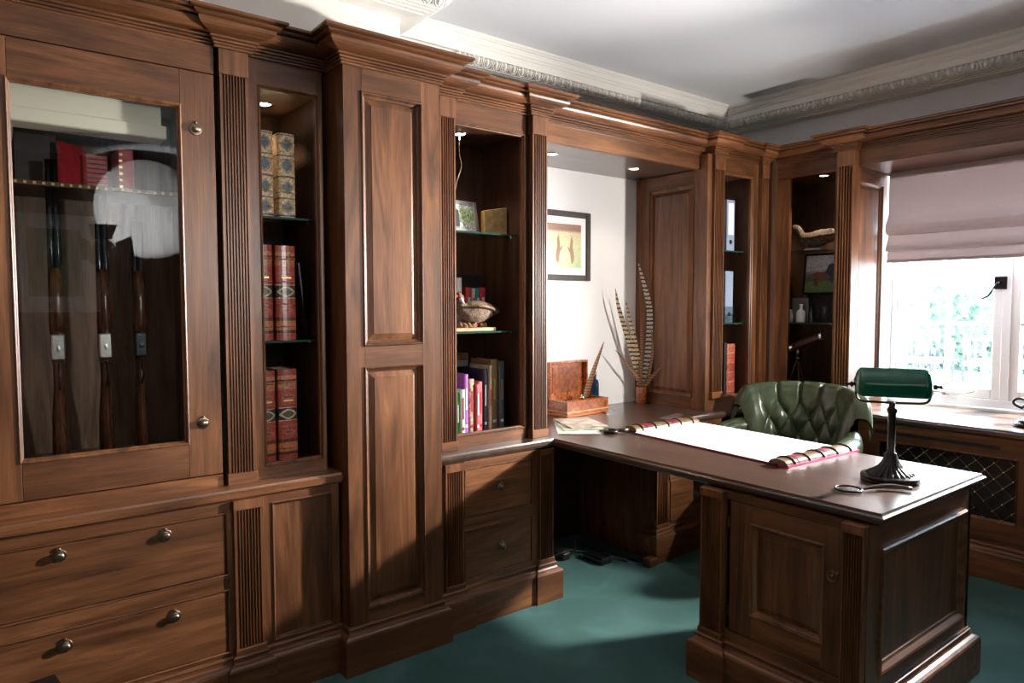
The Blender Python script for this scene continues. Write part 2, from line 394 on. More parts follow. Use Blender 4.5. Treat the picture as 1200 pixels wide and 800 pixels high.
eggrow(c1, (1.9, 3.10-.178, H-.119), (4.06, 3.10-.178, H-.119), .056, 0)
eggrow(c3, (0.3, 2.60-.154, H-.119), (1.55, 2.60-.154, H-.119), .056, 0)

# window: three casements, four panes each
XG = 4.83
wn = thing('window_1', 'white timber casement window with small panes', 'window', (XG, 1.1, .80)); wn['kind'] = 'structure'; del wn['category']
b = BM(); box(b, XG-.05, XG+.06, WY0, WY1, WZ0-.05, WZ0+.035, .004); box(b, XG-.05, XG+.06, WY0, WY1, WZ1-.05, WZ1, .004)
for y in (WY0+.02, .79, 1.445, WY1-.02): box(b, XG-.051, XG+.06, y-.022, y+.022, WZ0+.034, WZ1-.049, .003)
part('window_frame', b, WFRAME, wn)
b = BM(); box(b, XG-.10, XG-.04, WY0, WY1, WZ0-.055, WZ0-.012, .004); part('window_board', b, WFRAME, wn)
b = BM()
poly(b, [(4.47, 2.0, .77), (XG-.04, 2.095, .77), (XG-.04, 2.095, 2.26), (4.47, 2.0, 2.26)]); poly(b, [(4.47, 2.0, .77), (4.47, 2.12, .77), (4.47, 2.12, 2.26), (4.47, 2.0, 2.26)])
bmesh.ops.recalc_face_normals(b, faces=b.faces[:]); part('reveal_lining', b, WFRAME, wn)
for k, (y0, y1) in enumerate(((1.467, 2.058), (.812, 1.423), (.182, .768))):
    cs = BM(); z0, z1 = WZ0+.035, WZ1-.05
    for (a, c) in ((y0, y0+.048), (y1-.048, y1)): box(cs, XG-.042, XG+.01, a, c, z0, z1, .004)
    box(cs, XG-.042, XG+.01, y0+.048, y1-.048, z0, z0+.062, .004); box(cs, XG-.042, XG+.01, y0+.048, y1-.048, z1-.055, z1, .004)
    co_ = part('casement', cs, WFRAME, wn)
    ym = (y0+y1)/2
    g = BM(); box(g, XG-.036, XG+.004, ym-.011, ym+.011, z0+.05, z1-.05, .004)
    for zz in (1.285, 1.72): box(g, XG-.034, XG+.002, y0+.045, y1-.045, zz-.011, zz+.011, .004)
    part('glazing_bar', g, WFRAME, co_)
    zs = [z0+.06, 1.285, 1.72, z1-.05]
    for (p, q) in ((y0+.045, ym), (ym, y1-.045)):
        for r0, r1 in zip(zs, zs[1:]):
            part('pane', box(BM(), XG-.019, XG-.015, p, q, r0, r1), GLASS, co_)
b = BM(); box(b, XG-.062, XG-.050, 1.445, 1.51, 1.49, 1.565, .002); tube(b, curve_pts([(XG-.066, 1.49, 1.53), (XG-.075, 1.505, 1.50), (XG-.08, 1.53, 1.455), (XG-.075, 1.565, 1.435)], 10), .006, 6)
lathe(b, [(0, 0), (.009, .0), (.011, .008), (.006, .014), (.006, .02), (0, .022)], (XG-.06, 1.48, 1.53), 10, Matrix.Rotation(R(-90), 4, 'Y'))
part('casement_latch', b, GUNM, wn, 'steel casement latch')
b = BM(); tube(b, [(XG-.075, 2.0, .862), (XG-.082, 1.85, .862), (XG-.088, 1.66, .858)], .006, 6)
tube(b, curve_pts([(XG-.088, 1.68, .858), (XG-.095, 1.63, .865), (XG-.10, 1.60, .875), (XG-.09, 1.57, .885)], 8), .006, 6)
for y in (1.95, 1.75): box(b, XG-.085, XG-.05, y-.012, y+.012, .838, .855, .002)
part('casement_stay', b, STEEL, wn, 'steel casement stay')

# ------------------------------------------------------------------ exterior beyond the window
b = box(BM(), 5.0, 40, -25, 30, -.25, -.12); g_ = struct('ground_terrace', b, plain('pale_paving', (.56, .61, .66), .8, 0, .1, 3), 'pale sunlit paved terrace outside the window')
LEAF = plain('hedge_leaves', (.13, .22, .16), .6, 0, .5, 9)
def hedge(x, y0, y1, z0, z1, label):
    rnd = random.Random(int(x*10+y0)); b = BM()
    for i in range(1500):
        c = Vector((x+rnd.uniform(-.35, .2), rnd.uniform(y0, y1), rnd.uniform(z0, z1))); s = rnd.uniform(.09, .2)
        a = Vector((rnd.gauss(0, 1), rnd.gauss(0, 1), rnd.gauss(0, 1))).normalized(); d = a.orthogonal().normalized(); e = a.cross(d)
        poly(b, [c+d*s, c+e*s*.5, c-d*s, c-e*s*.5])
    box(b, x, x+.8, y0, y1, z0-.1, z1-.12)
    return solo('hedge', b, LEAF, (x, (y0+y1)/2, z0), label, 'hedge')
hedge(17.8, 2.5, 12, -.12, .75, 'low green clipped hedge at the far edge of the terrace')
hedge(21.5, 2.0, 14, -.12, 1.85, 'tall green hedge standing behind the low hedge outside')
WICK = plain('pale_wicker', (.09, .10, .12), .7, 0, .3, 50)
def garden_chair(x, y, rz, label):
    r = thing('garden_chair', label, 'chair', (x, y, -.12), 'wicker chairs on the terrace')
    m = Matrix.Translation((x, y, -.12)) @ Matrix.Rotation(rz, 4, 'Z')
    def pt(n, bb): bmesh.ops.transform(bb, matrix=m, verts=bb.verts); part(n, bb, WICK, r)
    pt('seat', box(BM(), -.28, .28, -.28, .28, .36, .46, .03))
    bb = BM()
    for i in range(9):
        a = R(-100+i*25); tube(bb, [(.29*math.cos(a), .29*math.sin(a), .30), (.33*math.cos(a), .33*math.sin(a), .62+.24*max(0, math.cos(a)))], .035, 6)
    pt('backrest', bb)
    for sx in (-1, 1):
        for sy in (-1, 1): pt('leg', box(BM(), sx*.23-.02, sx*.23+.02, sy*.23-.02, sy*.23+.02, 0, .37))
garden_chair(14.8, 6.12, .3, 'wicker garden chair farthest left through the window'); garden_chair(14.9, 5.70, -.3, 'wicker garden chair second from left, beyond the glazing bar')
garden_chair(15.2, 4.94, 2.6, 'wicker garden chair beside the low garden table')
t = thing('garden_table', 'low pale garden table out on the terrace', 'table', (13.6, 4.0, -.12))
part('tabletop', box(BM(), 13.2, 14.0, 3.4, 4.6, .36, .43, .01), plain('pale_table', (.5, .5, .5), .5), t)
for sx in (13.28, 13.92):
    for sy in (3.5, 4.5): part('leg', box(BM(), sx-.03, sx+.03, sy-.03, sy+.03, -.12, .36), WICK, t)

# ------------------------------------------------------------------ joinery helpers
def ogee_crown(z0=2.285, z1=2.385, prj=.105):
    s = (z1-z0)/.1; q = prj/.105
    P = [(-.02, 0), (.009, 0), (.009, .006), (.004, .007), (.004, .010), (.013, .011), (.013, .016), (.007, .017), (.007, .019), (.019, .020), (.019, .026), (.012, .027), (.012, .029), (.026, .030), (.026, .036), (.016, .037), (.016, .041),
         (.036, .043), (.050, .046), (.062, .052), (.070, .060), (.073, .068), (.073, .071), (.064, .072), (.064, .076), (.083, .078), (.089, .082), (.089, .085), (.082, .086), (.082, .088), (.100, .089), (.105, .092), (.105, .100), (-.02, .100)]
    return [(o*q if o > 0 else o, z0+z*s) for o, z in P]
CROWN = ogee_crown()
PL = [(-.03, .178), (.004, .178), (.006, .174), (.009, .172), (.009, .168), (.006, .164), (.007, .156), (.011, .150), (.020, .147), (.027, .141), (.030, .134), (.030, .0), (-.03, 0)]
NOSE = [(-.30, .727), (-.020, .727), (-.017, .732), (-.010, .735), (-.004, .738), (-.004, .742), (0, .744), (0, .757), (-.004, .760), (-.009, .762), (-.012, .770), (-.30, .770)]
KN = 0
def knob(parent, fr, a, d, z, mat=None, s=1.):
    rot = Matrix.Rotation(R(90), 4, 'X') if fr == 'Y' else Matrix.Rotation(R(-90), 4, 'Y')
    b = BM(); lathe(b, [(0, -.001), (.0195*s, -.001), (.0205*s, .002), (.0185*s, .0045), (.0145*s, .003), (.0115*s, .003), (.009*s, .006), (.0095*s, .008), (.0125*s, .011), (.0135*s, .014), (.012*s, .018), (.007*s, .0205), (0, .021)], M(fr, a, d, z), 20, rot)
    p = M(fr, a, d-.005, z+.022*s); lathe(b, [(0, -.005), (.004, -.004), (.0055, 0), (.004, .004), (0, .005)], p, 8)
    return part('knob', b, mat or BRASS, parent, smooth=True)
def pilaster(root, fr, a0, a1, d, z0, z1, n=8, cap=.085, basez=.04, back=.035, wz=WZ, wx=None, dep=.009):
    wx = wx or (WX if fr == 'Y' else WY)
    part('pilaster_cap', fb(BM(), fr, a0-.003, a1+.003, d-.004, d+back, z1-cap, z1, .0015), wz, root)
    part('pilaster_shaft', flutes(BM(), fr, a0, a1, d, d+back, z0+basez, z1-cap, n, dep), wz, root)
    part('pilaster_base', fb(BM(), fr, a0-.005, a1+.005, d-.006, d+back, z0, z0+basez, .002), wx, root)
def bead(root, fr, a0, a1, z0, z1, d, dep=.02, mat=None):
    part('bead_moulding', rings(BM(), fr, a0-.006, a1+.006, z0-.006, z1+.006, [(0, d+.004), (0, d-.003), (.003, d-.005), (.006, d-.003), (.008, d+.004), (.012, d+.006), (.013, d+dep)], fill=False), mat or WZ, root)
def raised(root, fr, a0, a1, z0, z1, d, mat=None, name='panel'):
    """framed moulding and fielded panel filling the opening a0..a1 x z0..z1 in a face at depth d"""
    part('panel_moulding', rings(BM(), fr, a0-.006, a1+.006, z0-.006, z1+.006, [(0, d+.003), (0, d-.004), (.004, d-.007), (.008, d-.005), (.010, d+.002), (.014, d+.006), (.020, d+.009), (.022, d+.016)], fill=False), mat or WZ, root)
    part(name, rings(BM(), fr, a0+.012, a1-.012, z0+.012, z1-.012, [(0, d+.015), (.006, d+.015), (.026, d+.008), (.028, d+.005)], fill=True, back=d+.022), mat or WZ, root)
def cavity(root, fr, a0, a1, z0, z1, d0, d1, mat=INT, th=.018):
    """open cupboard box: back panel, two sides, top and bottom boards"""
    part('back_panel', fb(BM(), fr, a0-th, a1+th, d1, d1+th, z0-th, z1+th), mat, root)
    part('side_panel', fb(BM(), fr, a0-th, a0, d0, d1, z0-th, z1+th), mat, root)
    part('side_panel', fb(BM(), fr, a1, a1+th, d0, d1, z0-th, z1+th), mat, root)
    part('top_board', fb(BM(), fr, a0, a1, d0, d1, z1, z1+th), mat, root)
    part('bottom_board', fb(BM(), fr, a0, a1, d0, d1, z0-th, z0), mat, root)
def glass_shelf(root, fr, a0, a1, z, d0, d1):
    g = part('glass_shelf', fb(BM(), fr, a0+.001, a1-.001, d0+.001, d1, z-.008, z), SHELFG, root, 'clear glass shelf with green edge')
    part('shelf_edge', fb(BM(), fr, a0+.001, a1-.001, d0, d0+.001, z-.008, z), EDGE, g)
    for a in (a0, a1):
        s = .008 if a == a0 else -.008
        b = BM(); tube(b, [M(fr, a, d0+.05, z-.013), M(fr, a+s, d0+.05, z-.013)], .004, 6); part('shelf_pin', b, BRASS, g)
def drawer(root, fr, a0, a1, z0, z1, d, knobs, mat, label=None):
    dr = part('drawer', fb(BM(), fr, a0+.007, a1-.007, d-.001, d+.30, z0+.007, z1-.007, .0015), mat, root, label)
    part('cock_bead', rings(BM(), fr, a0, a1, z0, z1, [(0, d+.01), (0, d-.004), (.002, d-.006), (.005, d-.004), (.0062, d+.01)], fill=False), WZ, dr)
    for k in knobs: knob(dr, fr, k, d-.001, (z0+z1)/2+.03 if len(knobs) > 1 and z0 > .4 else (z0+z1)/2)
    return dr
def downlight(x, y, z, label, group='recessed downlights', e=3.):
    r = thing('downlight', label, 'light', (x, y, z), group)
    b = BM(); lathe(b, [(.038, 0), (.038, -.004), (.030, -.006), (.028, -.001), (.028, 0)], (x, y, z), 20); part('trim_ring', b, CHROME, r)
    b = BM(); lathe(b, [(0, -.002), (.027, -.002)], (x, y, z), 16); part('lamp_lens', b, BULB, r)
    if e: lamp('downlight_beam', 'SPOT', (x, y, z-.012), (x, y, 0), e, (1, .83, .62), spot_size=R(95), spot_blend=.7, shadow_soft_size=.02)
    return r

UF = 2.56; PF = 2.53; LF = 2.48; LPF = 2.465     # upper face, upper pilaster, lower face, lower pilaster
ZC, ZT, ZF = .77, 2.285, 2.20                     # counter, underside of crown, underside of frieze

UG = 2.537
# ------------------------------------------------------------------ gun cabinet (left)
g = thing('gun_cabinet', 'tall walnut gun cabinet with glazed door and wide drawers below', 'cabinet', (.32, 2.75, 0))
GX0, GX1 = -.02, .675
part('frieze', fb(BM(), 'Y', -.16, GX1, UG, UG+.03, ZF-.004, ZT), WX, g)
part('crown_moulding', sweep(BM(), [(-.16, UG+.014), (GX1+.02, UG+.014)], CROWN), WX, g)
cavity(g, 'Y', .07, .62, .88, 2.12, UG+.03, 2.96, wood('gun_cabinet_back', 'z', (.05, .022, .011), (.19, .10, .060), (.26, .145, .09), rough=.5))
dr = part('door_stile', fb(BM(), 'Y', GX0, .097, UG, UG+.024, .816, 2.192, .0015), WZ, g)
part('door_stile', fb(BM(), 'Y', .565, GX1-.001, UG, UG+.024, .816, 2.192, .0015), WZ, g)
part('door_rail', fb(BM(), 'Y', .097, .565, UG, UG+.024, 2.072, 2.192, .0015), WX, g)
part('door_rail', fb(BM(), 'Y', .097, .565, UG, UG+.024, .816, .935, .0015), WX, g)
part('glazing_bead', rings(BM(), 'Y', .090, .568, .930, 2.078, [(0, UG+.003), (0, UG-.003), (.004, UG-.005), (.008, UG-.002), (.010, UG+.006), (.013, UG+.008), (.014, UG+.018)], fill=False), WZ, g)
part('glass_pane', box(BM(), .100, .560, UG+.012, UG+.017, .94, 2.068), CABG, g, 'reflective glass pane of the gun cabinet door')
k1 = knob(g, 'Y', .612, UG, 2.0); knob(g, 'Y', .612, UG, 1.0)
part('lower_rail', fb(BM(), 'Y', -.16, GX1, UG+.001, UG+.03, .765, .812, .001), WX, g)
part('top_rail', fb(BM(), 'Y', -.16, GX1, LF, LF+.03, .69, .735, .001), WX, g)
part('middle_rail', fb(BM(), 'Y', -.16, GX1, LF, LF+.03, .418, .468, .001), WX, g)
part('bottom_rail', fb(BM(), 'Y', -.16, GX1, LF, LF+.03, .16, .192, .001), WX, g)
part('drawer_stile', fb(BM(), 'Y', .668, .70, LF+.004, LF+.03, .16, .735), WZ, g)
part('drawer_stile', fb(BM(), 'Y', -.16, -.02, LF, LF+.03, .16, .735), WZ, g)
d1 = part('drawer', fb(BM(), 'Y', -.013, .660, LF-.001, 2.9, .476, .682, .0015), WX, g)
d2 = part('drawer', fb(BM(), 'Y', -.013, .660, LF-.001, 2.9, .199, .410, .0015), WX, g)
for dd, z0, z1 in ((d1, .468, .690), (d2, .192, .418)):
    part('cock_bead', rings(BM(), 'Y', -.02, .668, z0, z1, [(0, LF+.01), (0, LF-.004), (.002, LF-.006), (.005, LF-.004), (.0062, LF+.01)], fill=False), WX, dd)
knob(d1, 'Y', .178, LF, .648); knob(d1, 'Y', .472, LF, .649); knob(d2, 'Y', .185, LF, .365); knob(d2, 'Y', .493, LF, .371)
part('plinth', sweep(BM(), [(-.16, LF), (.69, LF)], PL), WX, g)
part('outer_side', fb(BM(), 'Y', -.16, -.14, LF+.02, YB, 0, 2.28), WZ, g)
part('left_stile', fb(BM(), 'Y', -.16, -.022, UG, UG+.024, .81, 2.2), WZ, g)
# nosed counter shared by the two left units
c = thing('cabinet_counter', 'narrow walnut counter ledge running under the gun cabinet and left bookcase', 'counter', (.5, 2.5, .727))
part('ledge_board', sweep(BM(), [(-.16, 2.455), (1.088, 2.455)], NOSE), WX, c)

# guns
def shotgun(x, z_top, z_bot, y, lab, dark=False, lean=0.):
    r = thing('shotgun', lab, 'gun', (x, y, z_bot), 'shotguns in the cabinet')
    L = z_top-z_bot; X = lambda z: x+lean*(z-z_bot)
    zb = z_bot+.42
    b = BM()
    for s in (-1, 1): tube(b, [(X(zb)+s*.0105, y, zb), (X(z_top)+s*.0085, y, z_top)], [.011, .0095], 10)
    box(b, X(zb)-.004, X(zb)+.004, y-.012, y-.006, zb, zb+.01)
    part('barrels', b, GUNM, r, smooth=True)
    b = BM(); tube(b, [(X(zb)+0, y-.006, zb+.0), (X(zb), y-.010, zb+.03), (X(zb+.1), y-.012, zb+.12), (X(zb+.2), y-.008, zb+.215)], [(.021, .017), (.023, .021), (.021, .019), (.015, .010)], 12)
    part('forend', b, STOCK, r, smooth=True)
    b = BM(); tube(b, [(X(zb), y, zb+.003), (X(zb), y-.002, zb-.05), (X(zb), y, zb-.098)], [(.021, .022), (.022, .026), (.017, .018)], 12); box(b, X(zb)-.019, X(zb)+.019, y-.026, y-.01, zb-.085, zb, .004)
    part('receiver', b, STEEL if not dark else GUNM, r, 'silver engraved receiver', smooth=False)
    zt = zb-.11
    b = BM(); tube(b, curve_pts([(X(zt), y-.015, zt+.015), (X(zt), y-.045, zt-.005), (X(zt), y-.048, zt-.045), (X(zt), y-.018, zt-.07)], 10), .004, 6); tube(b, [(X(zt), y-.01, zt), (X(zt), y-.034, zt-.02)], .003, 5)
    part('trigger_guard', b, BLACKG, r, smooth=True)
    b = BM(); tube(b, [(X(zt), y, zb-.09), (X(zt), y+.004, zt-.05), (X(zt), y+.012, zt-.10), (X(zt), y+.02, zt-.16), (X(z_bot), y+.03, z_bot+.02), (X(z_bot), y+.032, z_bot)], [(.016, .020), (.015, .021), (.017, .026), (.021, .035), (.023, .058), (.021, .056)], 14)
    part('stock', b, STOCK, r, smooth=True)
    b = BM(); box(b, X(z_bot)-.021, X(z_bot)+.021, y-.022, y+.085, z_bot-.012, z_bot+.001, .006); part('butt_pad', b, BLACK, r)
    return r
shotgun(.213, 1.88, .893, 2.72, 'double-barrelled shotgun farthest left in the glazed cabinet')
shotgun(.348, 1.78, .893, 2.72, 'double-barrelled shotgun standing in the middle of the glazed cabinet')
shotgun(.462, 1.70, .893, 2.76, 'dim shotgun at the shadowed right end of the glazed cabinet', True)
b = BM(); box(b, .072, .618, 2.66, 2.955, 1.785, 1.80, .002); sh = solo('cabinet_shelf', b, INT, (.34, 2.8, 1.785), 'shelf holding the red leather boxes above the guns', 'shelf')
b = BM()
for i in range(22): box(b, .085+i*.0245, .093+i*.0245, 2.655, 2.660, 1.789, 1.796)
part('shelf_light', b, LED, sh, 'row of small warm lights along the shelf edge', kind='stuff')
REDL = plain('red_leather', (.42, .015, .03), .4, 0, .25, 50, .3)
b = BM(); box(b, .12, .235, 2.80, 2.82, 1.801, 1.99); rbm = solo('leather_case', b, plain('dark_brown_leather', (.035, .022, .02), .5), (.18, 2.81, 1.801), 'dark brown leather case standing left of the red boxes', 'case')
t = thing('red_case', 'red leather case leaning open on the shelf above the guns', 'case', (.28, 2.80, 1.801))
b = BM(); prism(b, [(.235, 2.76), (.242, 2.755), (.315, 2.825), (.308, 2.83)], 1.801, 1.95); part('lid', b, REDL, t)
b = BM(); prism(b, [(.31, 2.80), (.32, 2.795), (.385, 2.80), (.385, 2.83), (.31, 2.83)], 1.801, 1.925, .002); part('body', b, REDL, t)
for i in range(7): part('strap', box(BM(), .322, .383, 2.793, 2.797, 1.812+i*.016, 1.815+i*.016), BLACK, t)
t = thing('red_book', 'red cloth book with gold studs at the right of the shelf in the gun cabinet', 'book', (.43, 2.8, 1.801))
part('cover', box(BM(), .41, .46, 2.76, 2.90, 1.801, 1.95, .004), REDL, t)
for i in range(6): part('spine_stud', box(BM(), .414, .424, 2.757, 2.761, 1.815+i*.022, 1.823+i*.022), BRASSB, t)

# ------------------------------------------------------------------ left bookcase
u = thing('bookcase', 'narrow walnut bookcase between the gun cabinet and tall cupboard', 'bookcase', (.88, 2.8, 0), 'open walnut bookcases')
pilaster(u, 'Y', .692, .785, PF, ZC, ZT, 8)
part('stile', fb(BM(), 'Y', .788, .833, UF-.005, UF+.03, ZC, ZT-.001), WZ, u)
part('stile', fb(BM(), 'Y', 1.048, 1.068, UF-.005, UF+.03, ZC, ZT-.001), WZ, u)
part('frieze', fb(BM(), 'Y', .833, 1.048, UF-.004, UF+.03, 2.19, ZT), WX, u)
part('lower_rail', fb(BM(), 'Y', .833, 1.048, UF-.004, UF+.03, ZC, .818), WX, u)
bead(u, 'Y', .833, 1.048, .818, 2.19, UF-.005)
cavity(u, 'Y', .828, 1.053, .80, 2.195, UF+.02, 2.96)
glass_shelf(u, 'Y', .828, 1.053, 1.738, UF+.055, 2.955); glass_shelf(u, 'Y', .828, 1.053, 1.272, UF+.055, 2.955)
part('crown_moulding', sweep(BM(), [(.684, 2.62), (.684, PF), (.795, PF), (.795, UF-.005), (1.088, UF-.005)], CROWN), WX, u)
pilaster(u, 'Y', .688, .785, LPF, .178, .728, 8, .035, .022)
part('stile', fb(BM(), 'Y', .79, .828, LF, LF+.03, .16, .728), WZ, u)
part('stile', fb(BM(), 'Y', 1.045, 1.078, LF, LF+.03, .16, .728), WZ, u)
part('rail', fb(BM(), 'Y', .828, 1.045, LF, LF+.03, .692, .728), WX, u)
part('rail', fb(BM(), 'Y', .828, 1.045, LF, LF+.03, .16, .192), WX, u)
bead(u, 'Y', .828, 1.045, .192, .692, LF, .015)
part('panel', fb(BM(), 'Y', .828, 1.045, LF+.012, LF+.02, .19, .694), WZ, u)
part('end_panel', fb(BM(), 'Y', 1.060, 1.078, LF+.03, YB, 0, .727), WZ, u)
part('plinth', sweep(BM(), [(.682, 2.53), (.682, LPF), (.79, LPF), (.79, LF), (1.078, LF), (1.078, 2.6)], PL), WX, u)

# ------------------------------------------------------------------ tall cupboard
TX0, TX1, TF = 1.092, 1.505, 2.42
u = thing('tall_cupboard', 'tall projecting walnut cupboard with two raised panels', 'cupboard', (1.3, 2.7, 0))
part('stile', fb(BM(), 'Y', TX0, 1.168, TF, TF+.03, .16, ZT, .0015), WZ, u)
part('stile', fb(BM(), 'Y', 1.417, TX1, TF, TF+.03, .16, ZT, .0015), WZ, u)
for z0, z1 in ((2.195, ZT), (1.165, 1.255), (.16, .237)): part('rail', fb(BM(), 'Y', 1.168, 1.417, TF, TF+.03, z0, z1), WX, u)
raised(u, 'Y', 1.168, 1.417, 1.255, 2.195, TF); raised(u, 'Y', 1.168, 1.417, .237, 1.165, TF)
part('side_panel', fb(BM(), 'Y', TX0+.001, TX0+.02, TF+.03, YB, 0, ZT), WZ, u); part('side_panel', fb(BM(), 'Y', TX1-.02, TX1-.001, TF+.03, YB, 0, ZT), WZ, u)
part('back_panel', fb(BM(), 'Y', TX0+.02, TX1-.02, TF+.055, TF+.065, .02, ZT), WZ, u)
part('crown_moulding', sweep(BM(), [(TX0, 2.62), (TX0, TF), (TX1, TF), (TX1, 2.62)], CROWN), WX, u)
part('plinth', sweep(BM(), [(TX0, 2.54), (TX0, TF), (TX1, TF), (TX1, 2.54)], PL), WX, u)

# ------------------------------------------------------------------ middle bookcase
u = thing('bookcase', 'walnut bookcase with two drawers right of the tall cupboard', 'bookcase', (1.85, 2.8, 0), 'open walnut bookcases')
pilaster(u, 'Y', 1.575, 1.653, PF, ZC, ZT, 6)
part('stile', fb(BM(), 'Y', 1.506, 1.572, UF-.005, UF+.03, ZC, ZT), WZ, u)
part('stile', fb(BM(), 'Y', 2.048, 2.060, UF-.005, UF+.03, ZC, ZT-.001), WZ, u)
part('frieze', fb(BM(), 'Y', 1.655, 2.048, UF-.004, UF+.03, 2.19, ZT), WX, u)
part('lower_rail', fb(BM(), 'Y', 1.655, 2.048, UF-.004, UF+.03, ZC, .826), WX, u)
bead(u, 'Y', 1.660, 2.048, .826, 2.19, UF-.005)
pilaster(u, 'Y', 2.082, 2.172, PF, ZC, ZT, 6)
cavity(u, 'Y', 1.655, 2.06, .808, 2.195, UF+.02, 2.90)
part('end_panel', fb(BM(), 'Y', 2.155, 2.176, UF+.008, YB, ZC, ZT), WZ, u)
part('leak_filler', fb(BM(), 'Y', 2.0605, 2.155, UF+.006, UF+.016, ZC, ZT+.09), INT, u)  # dark board added to stop light leaking through the pilaster gap
glass_shelf(u, 'Y', 1.655, 2.06, 1.738, UF+.055, 2.895); glass_shelf(u, 'Y', 1.655, 2.06, 1.283, UF+.055, 2.895)
part('crown_moulding', sweep(BM(), [(1.506, PF), (1.662, PF), (1.662, UF-.005), (2.074, UF-.005)], CROWN), WX, u)
part('crown_moulding', sweep(BM(), [(2.076, 2.60), (2.076, PF), (2.178, PF), (2.178, 2.60)], CROWN), WX, u)
pilaster(u, 'Y', 1.552, 1.645, LPF, .178, .728, 7, .035, .022)
part('stile', fb(BM(), 'Y', 1.506, 1.552, LF, LF+.03, .16, .728), WZ, u)
part('stile', fb(BM(), 'Y', 2.036, 2.075, LF, LF+.03, .16, .728), WZ, u)
for z0, z1 in ((.694, .728), (.424, .474), (.16, .202)): part('rail', fb(BM(), 'Y', 1.65, 2.036, LF, LF+.03, z0, z1), WX, u)
drawer(u, 'Y', 1.655, 2.036, .474, .694, LF, [1.853], WX); drawer(u, 'Y', 1.655, 2.036, .202, .424, LF, [1.857], WX)
pilaster(u, 'Y', 2.072, 2.158, LPF, .178, .728, 6, .03, .022)
part('end_panel', fb(BM(), 'Y', 2.140, 2.162, LF, YB, 0, .728), WZ, u)
part('plinth', sweep(BM(), [(1.506, LPF), (1.652, LPF), (1.652, LF), (2.066, LF)], PL), WX, u)
part('plinth', sweep(BM(), [(2.064, 2.56), (2.064, LPF), (2.164, LPF), (2.164, 2.60)], PL), WX, u)

# ------------------------------------------------------------------ desk alcove pelmet
AX0, AX1, AF = 2.178, 3.42, 2.60
u = thing('alcove_pelmet', 'walnut pelmet spanning the white-walled desk alcove', 'pelmet', (2.8, 2.8, ZF))
part('frieze', fb(BM(), 'Y', AX0, AX1, AF, AF+.03, ZF, ZT), WX, u)
part('soffit_board', fb(BM(), 'Y', AX0, AX1, AF+.03, YB, ZF+.004, ZF+.03), TX, u)
part('crown_moulding', sweep(BM(), [(AX0, AF), (AX1+.05, AF)], CROWN), WX, u)
downlight(2.45, 2.82, ZF+.004, 'round downlight in the alcove soffit nearest the middle bookcase', e=5); downlight(3.10, 2.83, ZF+.004, 'round downlight in the alcove soffit nearest the raised side panel', e=5)

# ------------------------------------------------------------------ corner bookcase (back wall)
u = thing('bookcase', 'walnut bookcase with binders between the alcove and the corner', 'bookcase', (3.75, 2.8, 0), 'open walnut bookcases')
raised(u, 'X', 2.645, 2.985, .845, 2.115, AX1)
for y0, y1, z0, z1, m_ in ((2.545, 2.645, ZC, ZT, WZ), (2.985, YB, ZC, 2.2, WZ), (2.645, 2.985, ZC, .845, WY), (2.645, 2.985, 2.115, 2.2, WY)):
    part('side_frame', fb(BM(), 'X', y0, y1, AX1, AX1+.022, z0, z1, .001), m_, u)
part('side_backing', fb(BM(), 'X', 2.55, YB, AX1+.024, AX1+.034, ZC, ZT), WZ, u)
pilaster(u, 'Y', 3.468, 3.565, PF, .84, ZT, 7, wz=WZ)
part('stile', fb(BM(), 'Y', 3.422, 3.466, UF-.012, UF+.03, ZC, ZT-.001), WZ, u)
part('stile', fb(BM(), 'Y', 3.890, 3.950, UF-.005, UF+.03, ZC, ZT-.001), WZ, u)
part('frieze', fb(BM(), 'Y', 3.568, 3.89, UF-.004, UF+.03, 2.195, ZT), WX, u)
part('lower_rail', fb(BM(), 'Y', 3.44, 4.04, UF-.010, UF+.03, ZC, .84), WX, u)
bead(u, 'Y', 3.575, 3.89, .84, 2.195, UF-.005)
pilaster(u, 'Y', 3.956, 4.030, PF, .84, ZT, 5)
cavity(u, 'Y', 3.57, 3.90, .812, 2.20, UF+.02, 2.96, wood('corner_interior', 'z', (.05, .022, .012), (.095, .042, .022), (.14, .063, .033), rough=.5))
glass_shelf(u, 'Y', 3.57, 3.90, 1.74, UF+.055, 2.955); glass_shelf(u, 'Y', 3.57, 3.90, 1.287, UF+.055, 2.955)
part('crown_moulding', sweep(BM(), [(3.462, 2.61), (3.462, PF), (3.572, PF), (3.572, UF-.005), (3.95, UF-.005)], CROWN), WX, u)
part('crown_moulding', sweep(BM(), [(3.950, 2.60), (3.950, PF), (4.045, PF)], CROWN), WX, u)
# lower drawers
part('end_panel', fb(BM(), 'X', LF, YB, 2.90, 2.922, 0, .728), WZ, u)
pilaster(u, 'Y', 2.905, 3.0, LPF, .178, .728, 6, .03, .022)
for z0, z1 in ((.694, .728), (.424, .474), (.16, .202)): part('rail', fb(BM(), 'Y', 3.0, 3.95, LF, LF+.03, z0, z1), WX, u)
drawer(u, 'Y', 3.03, 3.50, .474, .694, LF, [3.255], WX); drawer(u, 'Y', 3.03, 3.50, .202, .424, LF, [3.255], WX)
part('stile', fb(BM(), 'Y', 3.0, 3.03, LF, LF+.03, .16, .728), WZ, u); part('stile', fb(BM(), 'Y', 3.50, 3.95, LF, LF+.03, .16, .728), WZ, u)
part('plinth', sweep(BM(), [(2.90, 2.56), (2.90, LPF), (3.01, LPF), (3.01, LF), (3.95, LF)], PL), WX, u)

